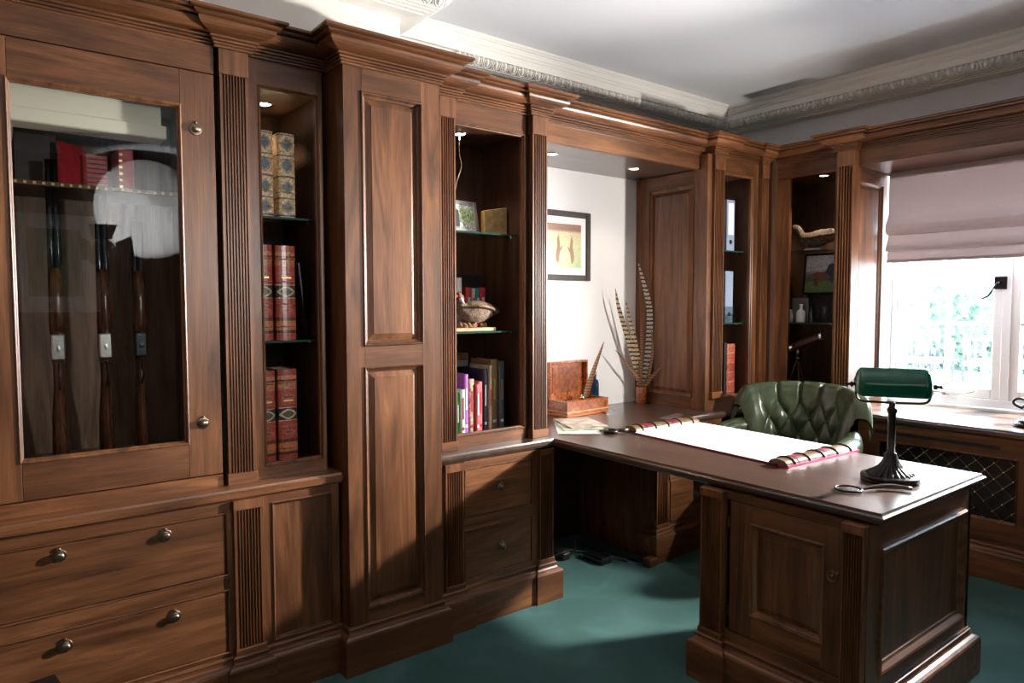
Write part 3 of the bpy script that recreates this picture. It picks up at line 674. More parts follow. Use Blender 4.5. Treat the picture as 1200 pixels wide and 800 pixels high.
# ------------------------------------------------------------------ corner bookcase (window wall)
XF, XPF = 4.085, 4.00
u = thing('bookcase', 'dark walnut bookcase with bird and telescope beside the window', 'bookcase', (4.3, 2.25, 0), 'open walnut bookcases')
part('stile', fb(BM(), 'X', 2.42, 2.515, XF, XF+.03, ZC, 2.2), WZ, u)
part('leak_filler', fb(BM(), 'Y', 3.96, 4.10, UF+.008, UF+.018, ZC, ZT+.09), INT, u)  # added dark backing that blocks stray light behind the corner gap
part('corner_leak_filler', fb(BM(), 'X', 2.506, 2.552, 4.028, XF+.03, ZC, ZT+.09), INT, u)  # dark block added where light leaked between the two corner bookcases
part('stile', fb(BM(), 'X', 2.08, 2.125, XF, XF+.03, ZC, 2.2), WZ, u)
part('frieze', fb(BM(), 'X', 2.085, 2.53, XF, XF+.03, 2.195, ZT), WY, u)
pilaster(u, 'X', 1.978, 2.072, XPF, ZC, ZT, 5, back=.085, dep=.014)
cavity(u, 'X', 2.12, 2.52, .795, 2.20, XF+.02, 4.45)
part('lower_rail', fb(BM(), 'X', 2.11, 2.42, XF, XF+.03, ZC, .80), WY, u)
glass_shelf(u, 'X', 2.12, 2.52, 1.742, XF+.05, 4.445); glass_shelf(u, 'X', 2.12, 2.52, 1.288, XF+.05, 4.445)
raised(u, 'Y', 4.10, 4.405, .84, 2.12, 1.998)
for x0, x1, z0, z1, m_ in ((4.025, 4.10, ZC, ZT, WZ), (4.405, 4.47, ZC, 2.2, WZ), (4.10, 4.405, ZC, .84, WX), (4.10, 4.405, 2.12, 2.2, WX)):
    part('side_frame', fb(BM(), 'Y', x0, x1, 1.998, 2.02, z0, z1, .001), m_, u)
part('side_backing', fb(BM(), 'Y', 4.06, 4.47, 2.022, 2.03, ZC, ZT), WZ, u)
part('crown_moulding', sweep(BM(), [(XF, 2.54), (XF, 2.080), (XPF, 2.080), (XPF, 1.970), (4.12, 1.970)], CROWN), WY, u)

XF = 4.055
# ------------------------------------------------------------------ window pelmet and blind
u = thing('window_pelmet', 'long walnut pelmet above the window blind', 'pelmet', (4.2, 1.1, ZF))
part('frieze', fb(BM(), 'X', YS, 1.996, XF, XF+.03, ZF, ZT), WY, u)
part('soffit_board', fb(BM(), 'X', YS, 1.996, XF+.03, 4.47, ZF+.004, ZF+.03), WY, u)
part('crown_moulding', sweep(BM(), [(XF, 1.996), (XF, YS)], CROWN), WY, u)
part('top_board', fb(BM(), 'X', YS, 2.0, XF, 4.3, 2.375, 2.384), WY, u)
b = BM()
pr = [(4.44, 2.20), (4.44, 1.95), (4.425, 1.92), (4.405, 1.875), (4.405, 1.845), (4.425, 1.825), (4.46, 1.82), (4.462, 1.835), (4.445, 1.815), (4.425, 1.775), (4.412, 1.735), (4.418, 1.722), (4.45, 1.725), (4.45, 1.735), (4.436, 1.715), (4.432, 1.66)]
for dx in (0,):
    rows = [[b.verts.new((x, y, z)) for x, z in pr] for y in (1.975, 1.4, .8, .2)]
    for p, q in zip(rows, rows[1:]):
        for i in range(len(pr)-1): b.faces.new((p[i], p[i+1], q[i+1], q[i]))
bl = solo('roman_blind', b, BLIND, (4.44, 1.1, 1.66), 'dusty pink fabric roman blind half raised over the window', 'blind')
md = bl.modifiers.new('thickness', 'SOLIDIFY'); md.thickness = .003
part('bottom_bar', box(BM(), 4.428, 4.440, .2, 1.975, 1.655, 1.672, .002), BLIND, bl)
part('head_rail', box(BM(), 4.443, 4.465, .2, 1.975, 2.165, 2.20, .002), WFRAME, bl)

# ------------------------------------------------------------------ window seat with radiator grille
u = thing('radiator_cover', 'walnut window seat with brass lattice radiator grille', 'window seat', (4.3, 1.2, 0))
part('seat_top', sweep(BM(), [(4.06, 2.50), (4.06, YS)], [(o if o > -.2 else -.76, z) for o, z in NOSE]), TY, u)
GF = 4.09
gy0, gy1, gz0, gz1 = 1.165, 1.845, .295, .622
part('top_rail', fb(BM(), 'X', YS, 2.46, GF, GF+.03, gz1, .728), WY, u)
part('bottom_rail', fb(BM(), 'X', YS, 2.46, GF, GF+.03, .15, gz0), WY, u)
part('stile', fb(BM(), 'X', gy1, 1.93, GF, GF+.03, gz0, gz1), WZ, u); part('stile', fb(BM(), 'X', 1.02, gy0, GF, GF+.03, gz0, gz1), WZ, u)
part('panel', fb(BM(), 'X', 1.93, 2.46, GF, GF+.03, gz0, gz1), WZ, u); part('panel', fb(BM(), 'X', YS, 1.02, GF, GF+.03, gz0, gz1), WZ, u)
part('vent_slot', fb(BM(), 'X', 1.24, 1.86, GF-.002, GF+.002, .665, .685), BLACK, u)  # flat black strip on the rail paints the slot's shaded recess
bead(u, 'X', gy0, gy1, gz0, gz1, GF, .018)
part('radiator_backing', fb(BM(), 'X', gy0-.01, gy1+.01, GF+.05, GF+.06, gz0-.01, gz1+.01), BLACK, u)
part('plinth', sweep(BM(), [(GF-.02, 2.46), (GF-.02, YS)], PL), WY, u)
nb = int((gy1-gy0)/.083); st = .083
WIRE = plain('lattice_brass', (.20, .16, .12), .4, 1.)
def clip(y, z, s):
    """segment through (y,z) with slope s inside the grille rectangle"""
    t0 = max((gy0-y), ((gz0-z)/s if s > 0 else (gz1-z)/s)); t1 = min((gy1-y), ((gz1-z)/s if s > 0 else (gz0-z)/s))
    return (t0, t1) if t1-t0 > .02 else None
for s in (1, -1):
    for i in range(-8, 20):
        y = gy0+.02+i*st; z = gz1-.03
        q = clip(y, z, s)
        if q:
            bb = BM(); tube(bb, [(GF+.012+(.003 if s > 0 else 0), y+q[0], z+s*q[0]), (GF+.012+(.003 if s > 0 else 0), y+q[1], z+s*q[1])], .0024, 5); part('lattice_bar', bb, WIRE, u)
bs = BM(); lathe(bs, [(0, .006), (.005, .004), (.0065, 0), (.005, -.003)], (0, 0, 0), 8, Matrix.Rotation(R(-90), 4, 'Y')); mst = bpy.data.meshes.new('stud'); bs.to_mesh(mst); bs.free(); mst.materials.append(BRASSB)
for i in range(9):
    for j in range(8):
        y = gy0+.02+i*st+(j % 2)*0; z = gz1-.03-j*st/2
        if (j % 2): y += st/2
        if gz0 < z < gz1 and gy0 < y < gy1:
            o = bpy.data.objects.new('stud', mst); COL.objects.link(o); o.parent = u; o.location = Vector((GF+.009, y, z))-wpos(u)

# ------------------------------------------------------------------ the desk
u = thing('desk', 'large L-shaped walnut desk with panelled pedestal', 'desk', (2.55, 1.7, 0))
DX0, DX1, DY0 = 2.15, 2.985, .946
path = [(1.506, 2.455), (DX0, 2.455), (DX0, DY0), (DX1, DY0), (DX1, 2.455), (4.05, 2.455)]
# nosing follows the free edges; flat boards fill inside it
NS = [(-.05, .727), (-.026, .727), (-.022, .732), (-.014, .735), (-.008, .738), (-.008, .742), (-.002, .744), (0, .748), (0, .757), (-.004, .761), (-.009, .762), (-.012, .770), (-.05, .770)]
bb = sweep(BM(), [path[0], path[1], path[2], path[3], path[4], path[5]], NS)
prism(bb, [(DX0+.05, DY0+.05), (DX1-.05, DY0+.05), (DX1-.05, 2.52), (DX0+.05, 2.52)], .735, .7700)
part('top', bb, TY, u)
part('alcove_top', prism(BM(), [(1.506, 2.505), (4.06, 2.505), (4.06, YB), (1.506, YB)], .7355, .7698), TX, u)
# pedestal: faces -x (door), -y (end), +x, +y
EX0, EX1, EY0, EY1 = 2.145, 2.955, .985, 1.60
part('end_stile', fb(BM(), 'Y', EX0, 2.232, EY0, EY0+.025, .16, .728, .001), WZ, u); part('end_stile', fb(BM(), 'Y', 2.90, EX1, EY0, EY0+.025, .16, .728, .001), WZ, u)
part('end_rail', fb(BM(), 'Y', 2.232, 2.90, EY0, EY0+.025, .635, .728), WX, u); part('end_rail', fb(BM(), 'Y', 2.232, 2.90, EY0, EY0+.025, .16, .235), WX, u)
a0, a1, z0, z1 = 2.232, 2.90, .235, .635
part('panel_moulding', rings(BM(), 'Y', a0-.006, a1+.006, z0-.006, z1+.006, [(0, EY0+.003), (0, EY0-.006), (.005, EY0-.010), (.012, EY0-.008), (.024, EY0+.004), (.032, EY0+.007), (.034, EY0+.02)], fill=False), WX, u)
part('panel', fb(BM(), 'Y', a0+.02, a1-.02, EY0+.012, EY0+.02, z0+.02, z1-.02), WZ, u)
part('side_board', fb(BM(), 'X', EY0+.03, 1.48, EX0+.03, EX0+.045, .16, .728), WZ, u)
pilaster(u, 'X', EY0+.004, 1.058, EX0-.022, .178, .728, 7, .03, .02)
pilaster(u, 'X', 1.497, 1.592, EX0-.022, .178, .728, 7, .03, .02)
part('door_hinge', fb(BM(), 'X', 1.479, 1.486, EX0-.004, EX0+.002, .60, .64), BRASS, u); part('door_hinge', fb(BM(), 'X', 1.479, 1.486, EX0-.004, EX0+.002, .27, .31), BRASS, u)
part('door_frame_rail', fb(BM(), 'X', 1.058, 1.497, EX0, EX0+.025, .70, .728), WY, u); part('door_frame_rail', fb(BM(), 'X', 1.058, 1.497, EX0, EX0+.025, .16, .215), WY, u)
dz0, dz1, dy0, dy1 = .218, .697, 1.062, 1.478
do = part('pedestal_door', fb(BM(), 'X', dy0, 1.130, EX0, EX0+.022, dz0, dz1, .001), WZ, u)
part('door_stile', fb(BM(), 'X', 1.388, dy1, EX0, EX0+.022, dz0, dz1, .001), WZ, do)
part('door_rail', fb(BM(), 'X', 1.130, 1.388, EX0, EX0+.022, .628, dz1), WY, do); part('door_rail', fb(BM(), 'X', 1.130, 1.388, EX0, EX0+.022, dz0, .306), WY, do)
raised(u, 'X', 1.130, 1.388, .306, .628, EX0)
b = BM(); pts = [(EX0-.004, 1.096+.017*math.cos(a), .538+.017*math.sin(a)) for a in [R(q) for q in range(0, 361, 24)]]; tube(b, pts, .0022, 6); lathe(b, [(0, .008), (.005, .006), (.006, 0)], (EX0, 1.096, .538), 8, Matrix.Rotation(R(-90), 4, 'Y')); tube(b, [(EX0-.004, 1.082, .550), (EX0-.007, 1.074, .556)], .004, 6)
part('ring_handle', b, BRASS, do, 'small brass ring handle', smooth=True)
part('inner_side', fb(BM(), 'Y', EX0, EX1, 1.578, 1.60, 0, .728), WZ, u); part('rear_side', fb(BM(), 'X', EY0, 1.60, EX1-.022, EX1, 0, .728), WZ, u)
PLD = [(o*1.25 if o > 0 else o, z) for o, z in PL]
part('plinth', sweep(BM(), [(EX0-.003, 1.494), (EX0-.003, EY0), (EX1, EY0), (EX1, 1.60)], PLD), WY, u)
part('plinth', sweep(BM(), [(EX0+.04, 1.597), (EX0-.022, 1.597), (EX0-.022, 1.494), (EX0+.02, 1.494)], PL), WY, u)
part('back_board', fb(BM(), 'Y', 2.162, 2.90, 3.07, 3.095, .0, .735), INT, u)
b = BM(); box(b, 2.80, 2.86, 2.42, 2.47, .0, .045, .003); solo('wood_block', b, WX, (2.83, 2.445, 0), 'small wooden block on the carpet beneath the desk', 'block')
# cables and adapter on the carpet
b = BM(); tube(b, curve_pts([(2.30, 3.05, .45), (2.33, 3.04, .18), (2.42, 2.95, .03), (2.60, 2.82, .012), (2.70, 2.88, .05), (2.78, 2.70, .012), (2.82, 2.5, .01)], 40), .006, 6); solo('cable', b, BLACK, (2.5, 2.9, 0), 'black cable hanging at the back and curling on the carpet', 'cable', smooth=True)
b = BM(); tube(b, curve_pts([(2.35, 2.85, .01), (2.50, 2.76, .06), (2.62, 2.84, .012), (2.70, 2.62, .04), (2.76, 2.55, .01), (2.66, 2.7, .03)], 40), .005, 6); solo('cable', b, BLACK, (2.6, 2.7, 0), 'tangled black cable beside the adapter under the desk', 'cable', smooth=True)
b = BM(); box(b, 2.62, 2.70, 2.60, 2.75, 0, .035, .006); solo('power_adapter', b, BLACKG, (2.66, 2.67, 0), 'black power adapter on the carpet under the desk', 'adapter')
b = BM(); box(b, 2.50, 2.56, 2.78, 2.98, 0, .04, .006); solo('power_strip', b, BLACK, (2.53, 2.88, 0), 'black power strip near the alcove wall under the desk', 'power strip')

# ------------------------------------------------------------------ banker's lamp
LX, LY = 2.60, 1.125
t = thing('desk_lamp', 'banker\'s desk lamp with green glass shade on the desk', 'lamp', (LX, LY, ZC))
b = BM(); lathe(b, [(0, 0), (.096, 0), (.098, .006), (.092, .010), (.098, .014), (.097, .021), (.088, .025), (.080, .024), (.078, .026)], (LX, LY, ZC), 40); part('base', b, BRONZE, t, smooth=True)
b = BM(); tt = bmesh.new(); n = 72; prof = [(.078, .024), (.070, .031), (.055, .040), (.040, .052), (.029, .068), (.0225, .085), (.019, .10)]; rows = []
for r_, z_ in prof: rows.append([tt.verts.new((LX+(r_*(1+.07*math.cos(i*PI*2*24/n)*(r_/.078)))*math.cos(2*PI*i/n), LY+(r_*(1+.07*math.cos(i*PI*2*24/n)*(r_/.078)))*math.sin(2*PI*i/n), ZC+z_)) for i in range(n)])
for p, q in zip(rows, rows[1:]):
    for i in range(n): tt.faces.new((p[i], p[(i+1) % n], q[(i+1) % n], q[i]))
merge(b, tt); part('ribbed_dome', b, BRONZE, t)
b = BM(); lathe(b, [(.019, .095), (.019, .100), (.014, .103), (.014, .245), (.0175, .250), (.0175, .262), (.012, .266), (.010, .285), (0, .287)], (LX, LY, ZC), 8); part('column', b, BRONZE, t)
ax = Vector((-.50, .866, 0)); pp = Vector((-ax.y, ax.x, 0))        # shade axis, pp points toward the camera side
if pp.dot(Vector((LX, LY, 0))) > 0: pp = -pp
C0 = Vector((LX, LY, 0)); zs = ZC+.345
b = BM(); tube(b, curve_pts([C0+ax*.118+Vector((0, 0, ZC+.325)), C0+ax*.116+Vector((0, 0, ZC+.300)), C0+ax*.10+Vector((0, 0, ZC+.286)), C0+ax*.05+Vector((0, 0, ZC+.283)), C0-ax*.05+Vector((0, 0, ZC+.283)), C0-ax*.10+Vector((0, 0, ZC+.286)), C0-ax*.116+Vector((0, 0, ZC+.300)), C0-ax*.118+Vector((0, 0, ZC+.325))], 40), .0045, 8)
for s in (-1, 1):
    lathe(b, [(0, 0), (.006, .002), (.006, .012), (.010, .014), (.010, .020), (.005, .023), (.004, .030), (.007, .034), (.004, .040), (0, .041)], C0+ax*s*.116+Vector((0, 0, zs)), 12, Matrix(((pp.x, 0, ax.x*s, 0), (pp.y, 0, ax.y*s, 0), (0, 1, 0, 0), (0, 0, 0, 1))))
part('yoke', b, BRONZE, t, smooth=True)
def greenshade():
    m, N, L, b = nodes('green_cased_glass'); b.inputs['Base Color'].default_value = (.004, .105, .065, 1); b.inputs['Roughness'].default_value = .06; b.inputs['Coat Weight'].default_value = .5
    tr = N.new('ShaderNodeBsdfTranslucent'); tr.inputs[0].default_value = (.01, .45, .25, 1); mx = N.new('ShaderNodeMixShader'); mx.inputs[0].default_value = .25
    L.new(b.outputs[0], mx.inputs[1]); L.new(tr.outputs[0], mx.inputs[2]); L.new(mx.outputs[0], N['Material Output'].inputs[0]); return m
def shade(off):
    b = BM(); rows = []; nu, nv = 28, 16
    for i in range(nu+1):
        s = -1+2*i/nu; e = max(0, (abs(s)-.80)/.20); k = math.sqrt(max(0., 1-.80*e*e)); row = []
        for j in range(nv+1):
            a = R(-25+200*j/nv)
            q = C0+ax*s*(.124-off)+pp*((.066*k-off)*math.cos(a)-.002)+Vector((0, 0, ZC+.338+(.070*k-off)*math.sin(a)))
            row.append(b.verts.new(q))
        rows.append(row)
    for p, q in zip(rows, rows[1:]):
        for j in range(nv): b.faces.new((p[j], p[j+1], q[j+1], q[j]))
    for rw in (rows[0], rows[-1]):
        c = b.verts.new(sum((v.co for v in rw), Vector())/len(rw))
        for j in range(nv): b.faces.new((rw[j], rw[j+1], c))
    bmesh.ops.recalc_face_normals(b, faces=b.faces[:]); return b
sh = part('shade', shade(0), greenshade(), t, 'glossy green glass shade', smooth=True)
part('shade_lining', shade(.003), plain('opal_white', (.8, .82, .80), .4), sh, 'white inner lining', smooth=True)

# magnifier with horn handle beside the lamp
t = thing('magnifying_glass', 'magnifying glass with curved horn handle lying in front of the lamp', 'magnifying glass', (2.38, 1.15, ZC))
mc = Vector((2.345, 1.150, ZC+.006)); b = BM(); tube(b, [mc+Vector((.042*math.cos(R(q)), .042*math.sin(R(q)), 0)) for q in range(0, 361, 15)], .0038, 8); part('rim', b, BRONZE, t, smooth=True)
b = BM(); lathe(b, [(0, .002), (.03, .0012), (.0405, 0), (.03, -.0012), (0, -.002)], mc, 24); part('lens', b, CLEARG, t, smooth=True)
b = BM(); tube(b, curve_pts([(2.372, 1.115, ZC+.008), (2.42, 1.095, ZC+.012), (2.47, 1.06, ZC+.014), (2.50, 1.01, ZC+.010)], 16), [.004+.004*math.sin(min(1, i/12)*PI*.8) for i in range(16)], 8); part('handle', b, plain('dark_horn', (.08, .06, .05), .3), t, smooth=True)

# ------------------------------------------------------------------ blotter
t = thing('desk_blotter', 'long white desk blotter with leather rolls at both ends', 'blotter', (2.78, 1.95, ZC))
quad = [(2.552, 2.31), (2.488, 1.51), (2.995, 1.50), (3.04, 2.29)]
part('backing_board', prism(BM(), [(2.545, 2.31), (2.481, 1.505), (2.99, 1.495), (3.045, 2.29)], ZC, ZC+.006), MAROON, t)
part('paper', prism(BM(), quad, ZC+.006, ZC+.008), PAPER, t)
def roll(p0, p1, name, label, flip):
    p0, p1 = Vector((*p0, ZC)), Vector((*p1, ZC)); d = (p1-p0).normalized(); n_ = Vector((-d.y, d.x, 0)); L_ = (p1-p0).length
    b = BM(); rows = []
    for k in range(9):
        a = PI*k/8; rows.append([b.verts.new(q+n_*.042*math.cos(a)+Vector((0, 0, .006+.024*math.sin(a)**.8))) for q in (p0, p1)])
    for r0, r1 in zip(rows, rows[1:]): b.faces.new((r0[0], r0[1], r1[1], r1[0]))
    b.faces.new([r[0] for r in rows]); b.faces.new([r[1] for r in rows]); b.faces.new((rows[0][0], rows[0][1], rows[-1][1], rows[-1][0]))
    bmesh.ops.recalc_face_normals(b, faces=b.faces[:])
    o = part(name, b, OLIVE, t, label)
    for i in range(5):
        s = L_*(.10+.20*i); b = BM()
        pts = [p0+d*s+n_*.043*math.cos(PI*k/8)+Vector((0, 0, .007+.025*math.sin(PI*k/8)**.8)) for k in range(9)]
        tube(b, pts, [(.004, .004)]*9, 6); part('raised_band', b, BRONZE, o)
        if i < 4 and i % 2 == 0:
            b = BM(); q = [p0+d*(s+.03+e)+n_*.0435*math.cos(PI*k/8)+Vector((0, 0, .0072+.0245*math.sin(PI*k/8)**.8)) for e in (0, .045) for k in range(9)]
            V = [b.verts.new(x) for x in q]
            for k in range(8): b.faces.new((V[k], V[k+1], V[k+10], V[k+9]))
            part('leather_label', b, MAROON, o)
    return o
roll((2.575, 2.36), (3.05, 2.345), 'leather_end_roll', 'olive and maroon leather roll at the far end', 1)
roll((2.478, 1.495), (2.995, 1.475), 'leather_end_roll', 'maroon banded leather roll at the near end', 1)
part('leather_flap', prism(BM(), [(2.475, 1.448), (3.0, 1.428), (3.0, 1.475), (2.475, 1.495)], ZC, ZC+.010), PINKM, t)
t = thing('hand_lens', 'dark horn-handled hand lens lying at the far end of the blotter', 'magnifying glass', (2.50, 2.40, ZC))
b = BM(); c_ = Vector((2.475, 2.40, ZC+.010)); tube(b, [c_+Vector((.032*math.cos(R(q)), .032*math.sin(R(q)), 0)) for q in range(0, 361, 18)], .009, 8); part('rim', b, BRONZE, t, smooth=True)
b = BM(); lathe(b, [(0, .002), (.026, 0), (0, -.002)], c_, 18); part('lens', b, CLEARG, t)
b = BM(); tube(b, [(2.50, 2.385, ZC+.012), (2.53, 2.365, ZC+.014), (2.56, 2.355, ZC+.012)], [.008, .011, .008], 8); part('handle', b, plain('brown_horn', (.05, .03, .02), .3), t, smooth=True)
b = BM(); box(b, -.10, .10, -.022, .022, 0, .006, .002); bmesh.ops.transform(b, matrix=Matrix.Translation((3.10, 2.53, ZC)) @ Matrix.Rotation(R(12), 4, 'Z'), verts=b.verts); solo('ruler', b, STEEL, (3.10, 2.53, ZC), 'flat silver ruler lying beyond the blotter', 'ruler')

# ------------------------------------------------------------------ green leather tub chair
CX, CY = 3.45, 2.035
t = thing('desk_chair', 'button-tufted green leather tub chair behind the desk', 'chair', (CX, CY, 0))
t.scale = (.77, .77, 1)
def chair_back():
    b = BM(); nu, nv = 200, 70; rows = []
    for i in range(nu+1):
        u_ = -1+2*i/nu; th = R(74)*u_+R(4); row = []
        rad = .325; e = abs(u_)
        ztop = .950-.045*e**2.4-.10*(max(0, e-.86)/.14)**2
        for j in range(nv+1):
            v = j/nv
            if v < .70:
                k = v/.70; z = .42+(ztop-.035-.42)*k; off = (.015*k+.06*k**4)*(1+.6*e*e)
            else:
                k = (v-.70)/.30; a = PI*1.3*k; z = ztop-.035+.042*math.sin(a)-(.05*k*k); off = .075*(1+.6*e*e)+.048*(1-math.cos(a))
            s = u_*6.4; q = (z-.842)/.088
            # buttons: s odd on the top row, s even on the next
            f = (abs(math.sin(PI*(s+q+1)/2)*math.sin(PI*(s-q+1)/2)))**.5
            g = min(1, max(0, (abs(s)-4.1)/.8)); f = f*(1-g)+g*.95
            pl = .95-.62*math.exp(-((((s+1) % 2)-1)/.13)**2*1.0 if False else -(min((s+1) % 2, 2-(s+1) % 2)/.16)**2)
            pl = pl*(1-g)+g*.95
            bl_ = min(1, max(0, (q+.25)/.6)); h = .040*(f*(1-bl_)+bl_*pl)
            r_ = rad+off-h*(1 if v < .82 else .5)
            row.append(b.verts.new((CX+r_*math.cos(th), CY+r_*math.sin(th)*1.04, z+(h*.4 if v > .66 else 0))))
        rows.append(row)
    for p, q in zip(rows, rows[1:]):
        for j in range(nv): b.faces.new((p[j], p[j+1], q[j+1], q[j]))
    bmesh.ops.recalc_face_normals(b, faces=b.faces[:]); return b
part('tufted_back', chair_back(), GREENL, t, smooth=True)
b = BM(); nb_ = 40
for (z0, z1, r0, r1) in ((.28, .70, .385, .43), (.70, .88, .43, .44)):
    rows = [[b.verts.new((CX+r*math.cos(R(-62+132*i/nb_)), CY+r*math.sin(R(-62+132*i/nb_))*1.04, z)) for i in range(nb_+1)] for r, z in ((r0, z0), (r1, z1))]
    for i in range(nb_): b.faces.new((rows[0][i], rows[0][i+1], rows[1][i+1], rows[1][i]))
part('outer_back', b, GREENL, t, smooth=True)
for sg in (-1, 1):
    b = BM(); tube(b, curve_pts([(CX+.16, CY+sg*.39, .69), (CX+.03, CY+sg*.44, .675), (CX-.14, CY+sg*.45, .65), (CX-.20, CY+sg*.44, .61), (CX-.21, CY+sg*.43, .54)], 24), [.060+.012*math.sin(i/23*PI) for i in range(25)], 14)
    tube(b, [(CX-.06, CY+sg*.43, .62), (CX-.06, CY+sg*.39, .36)], [(.17, .04), (.16, .035)], 14)
    part('arm', b, GREENL, t, smooth=True)
bt = BM(); lathe(bt, [(0, .006), (.006, .004), (.009, 0)], (0, 0, 0), 10, Matrix.Rotation(R(-90), 4, 'Y')); mbt = bpy.data.meshes.new('button'); bt.to_mesh(mbt); bt.free(); mbt.materials.append(DARKGL)
for jz in range(0, 5):
    z = .842-.088*jz
    for sv in range(-4, 5):
        if (sv+1+jz) % 2 or abs(sv) > 4: continue
        u_ = sv/6.4; e = abs(u_); k = (z-.42)/(.950-.045*e**2.4-.035-.42); rr_ = .325+(.015*k+.06*k**4)*(1+.6*e*e)-.006
        th = R(74)*u_+R(4)
        o = bpy.data.objects.new('button', mbt); COL.objects.link(o); o.parent = t; o.location = (rr_*math.cos(th), rr_*math.sin(th)*1.04, z); o.rotation_euler = (0, 0, th)
b = BM(); lathe(b, [(0, .30), (.33, .30), (.35, .33), (.35, .43), (.32, .465), (0, .475)], (CX-.02, CY, 0), 32); part('seat_cushion', b, GREENL, t, smooth=True)
b = BM(); lathe(b, [(0, .10), (.03, .10), (.03, .30), (0, .30)], (CX, CY, 0), 16); part('swivel_post', b, BRONZE, t)
for k in range(5):
    a = R(72*k+20); b = BM(); tube(b, [(CX, CY, .12), (CX+.28*math.cos(a), CY+.28*math.sin(a), .065)], [.028, .018], 8); lathe(b, [(0, -.0), (.02, .004), (.026, .026), (.02, .05), (0, .055)], (CX+.28*math.cos(a), CY+.28*math.sin(a), 0), 10); part('base_leg', b, WX, t, smooth=True)

# ------------------------------------------------------------------ books and shelf objects
def book(x0, x1, yf, dep, z, h, mat, label, group, bands=0, round_=.012, name='book', title=None, pages=PAGES, tilt=0):
    r = thing(name, label, 'book', ((x0+x1)/2, yf, z), group)
    w_ = x1-x0
    b = BM()
    pts = [(x0, yf+dep), (x0, yf+round_)]+[(x0+w_*(1-math.cos(PI*k/8))/2, yf+round_-round_*math.sin(PI*k/8)) for k in range(1, 8)]+[(x1, yf+round_), (x1, yf+dep), (x1-.003, yf+dep), (x1-.003, yf+round_+.006), (x0+.003, yf+round_+.006), (x0+.003, yf+dep)]
    prism(b, pts, z, z+h); part('cover', b, mat, r)
    part('pages', box(BM(), x0+.0035, x1-.0035, yf+round_+.007, yf+dep-.004, z+.004, z+h-.004), pages, r)
    for i in range(bands):
        zz = z+h*(i+.6)/(bands+.2)
        b = BM(); pts = [(x0+w_*(1-math.cos(PI*k/8))/2, yf+round_-(round_+.002)*math.sin(PI*k/8), zz) for k in range(0, 9)]; tube(b, pts, .0025, 5); part('spine_band', b, mat if not title else mat, r)
    if title:
        for (fz, fw_, fh, tm) in title:
            b = BM(); box(b, (x0+x1)/2-w_*fw_/2, (x0+x1)/2+w_*fw_/2, yf-.0012, yf+.004, z+h*fz-fh/2, z+h*fz+fh/2); part('spine_lettering', b, tm, r)
    return r
GOLD = plain('gold_tooling', (.60, .40, .18), .4, .5)
bl_, go_, wn_ = (.035, .06, .085), (.55, .40, .24), (.30, .055, .040)
GB = zramp('blue_gilt_binding', [(0, go_), (.02, bl_), (.04, go_), (.225, (.2, .14, .07)), (.235, bl_), (.245, go_), (.475, (.2, .14, .07)), (.49, bl_), (.50, go_), (.73, (.2, .14, .07)), (.74, bl_), (.75, go_), (.975, bl_), (.985, go_)], .45,
           medal=[(.13, .085, .36, (.30, .20, .10), (.06, .10, .14)), (.365, .085, .36, (.28, .2, .1), (.05, .09, .13)), (.62, .095, .36, (.30, .20, .10), (.06, .10, .14)), (.87, .09, .36, (.28, .2, .1), (.05, .085, .12))], noisy=.45)
RB = zramp('red_gilt_binding', [(0, wn_), (.07, (.06, .02, .015)), (.10, (.35, .13, .05)), (.13, wn_), (.145, (.40, .15, .06)), (.20, (.10, .02, .015)), (.235, wn_), (.44, go_), (.448, (.035, .03, .028)), (.575, go_), (.583, wn_), (.78, (.35, .14, .08)), (.81, (.38, .15, .06)), (.87, (.12, .02, .02)), (.89, (.40, .17, .09)), (.93, wn_)], .30,
           medal=[(.512, .058, .46, (.45, .36, .22), (.08, .06, .05)), (.315, .025, .40, (.36, .15, .07), (.2, .05, .03)), (.70, .025, .42, (.36, .15, .07), (.2, .05, .03))], noisy=.35)
def gap_books(specs, z, mat, grp, labs, bands, yf=2.655, dep=.19, title=None):
    for (x0, x1, h), lab in zip(specs, labs): book(x0, x1, yf, dep, z, h, mat, lab, grp, bands, title=title)
TT = [(.66, .5, .006, GOLD), (.38, .5, .005, GOLD)]
gap_books([(.848, .916, .322), (.934, 1.000, .322)], 1.7385, GB, 'gilt blue books on the top shelf', ['blue and gold tooled book on the top shelf, left of its pair', 'blue and gold tooled book on the top shelf, right of its pair'], 5)
gap_books([(.838, .905, .362), (.916, .994, .362)], 1.2725, RB, 'red gilt books on the middle shelf', ['red leather book with black medallion on the middle shelf, partly behind the left stile', 'red leather book with black medallion on the middle shelf, fully visible'], 4, title=TT)
gap_books([(.842, .907, .355), (.916, .992, .357)], .8005, RB, 'red gilt books on the bottom shelf', ['red leather book on the bottom shelf, partly behind the left stile', 'broad red leather book on the bottom shelf, right of its pair'], 4, title=TT)
b = BM(); prism(b, [(0, 0), (.006, 0), (.006, .17), (0, .17)], 0, .30); bmesh.ops.transform(b, matrix=Matrix.Translation((1.035, 2.66, 1.2725)) @ Matrix.Rotation(R(-6), 4, 'Y') @ Matrix.Rotation(R(0), 4, 'Z'), verts=b.verts); solo('dark_folder', b, BLACKG, (1.03, 2.7, 1.2725), 'thin black folder leaning right of the red books', 'folder')

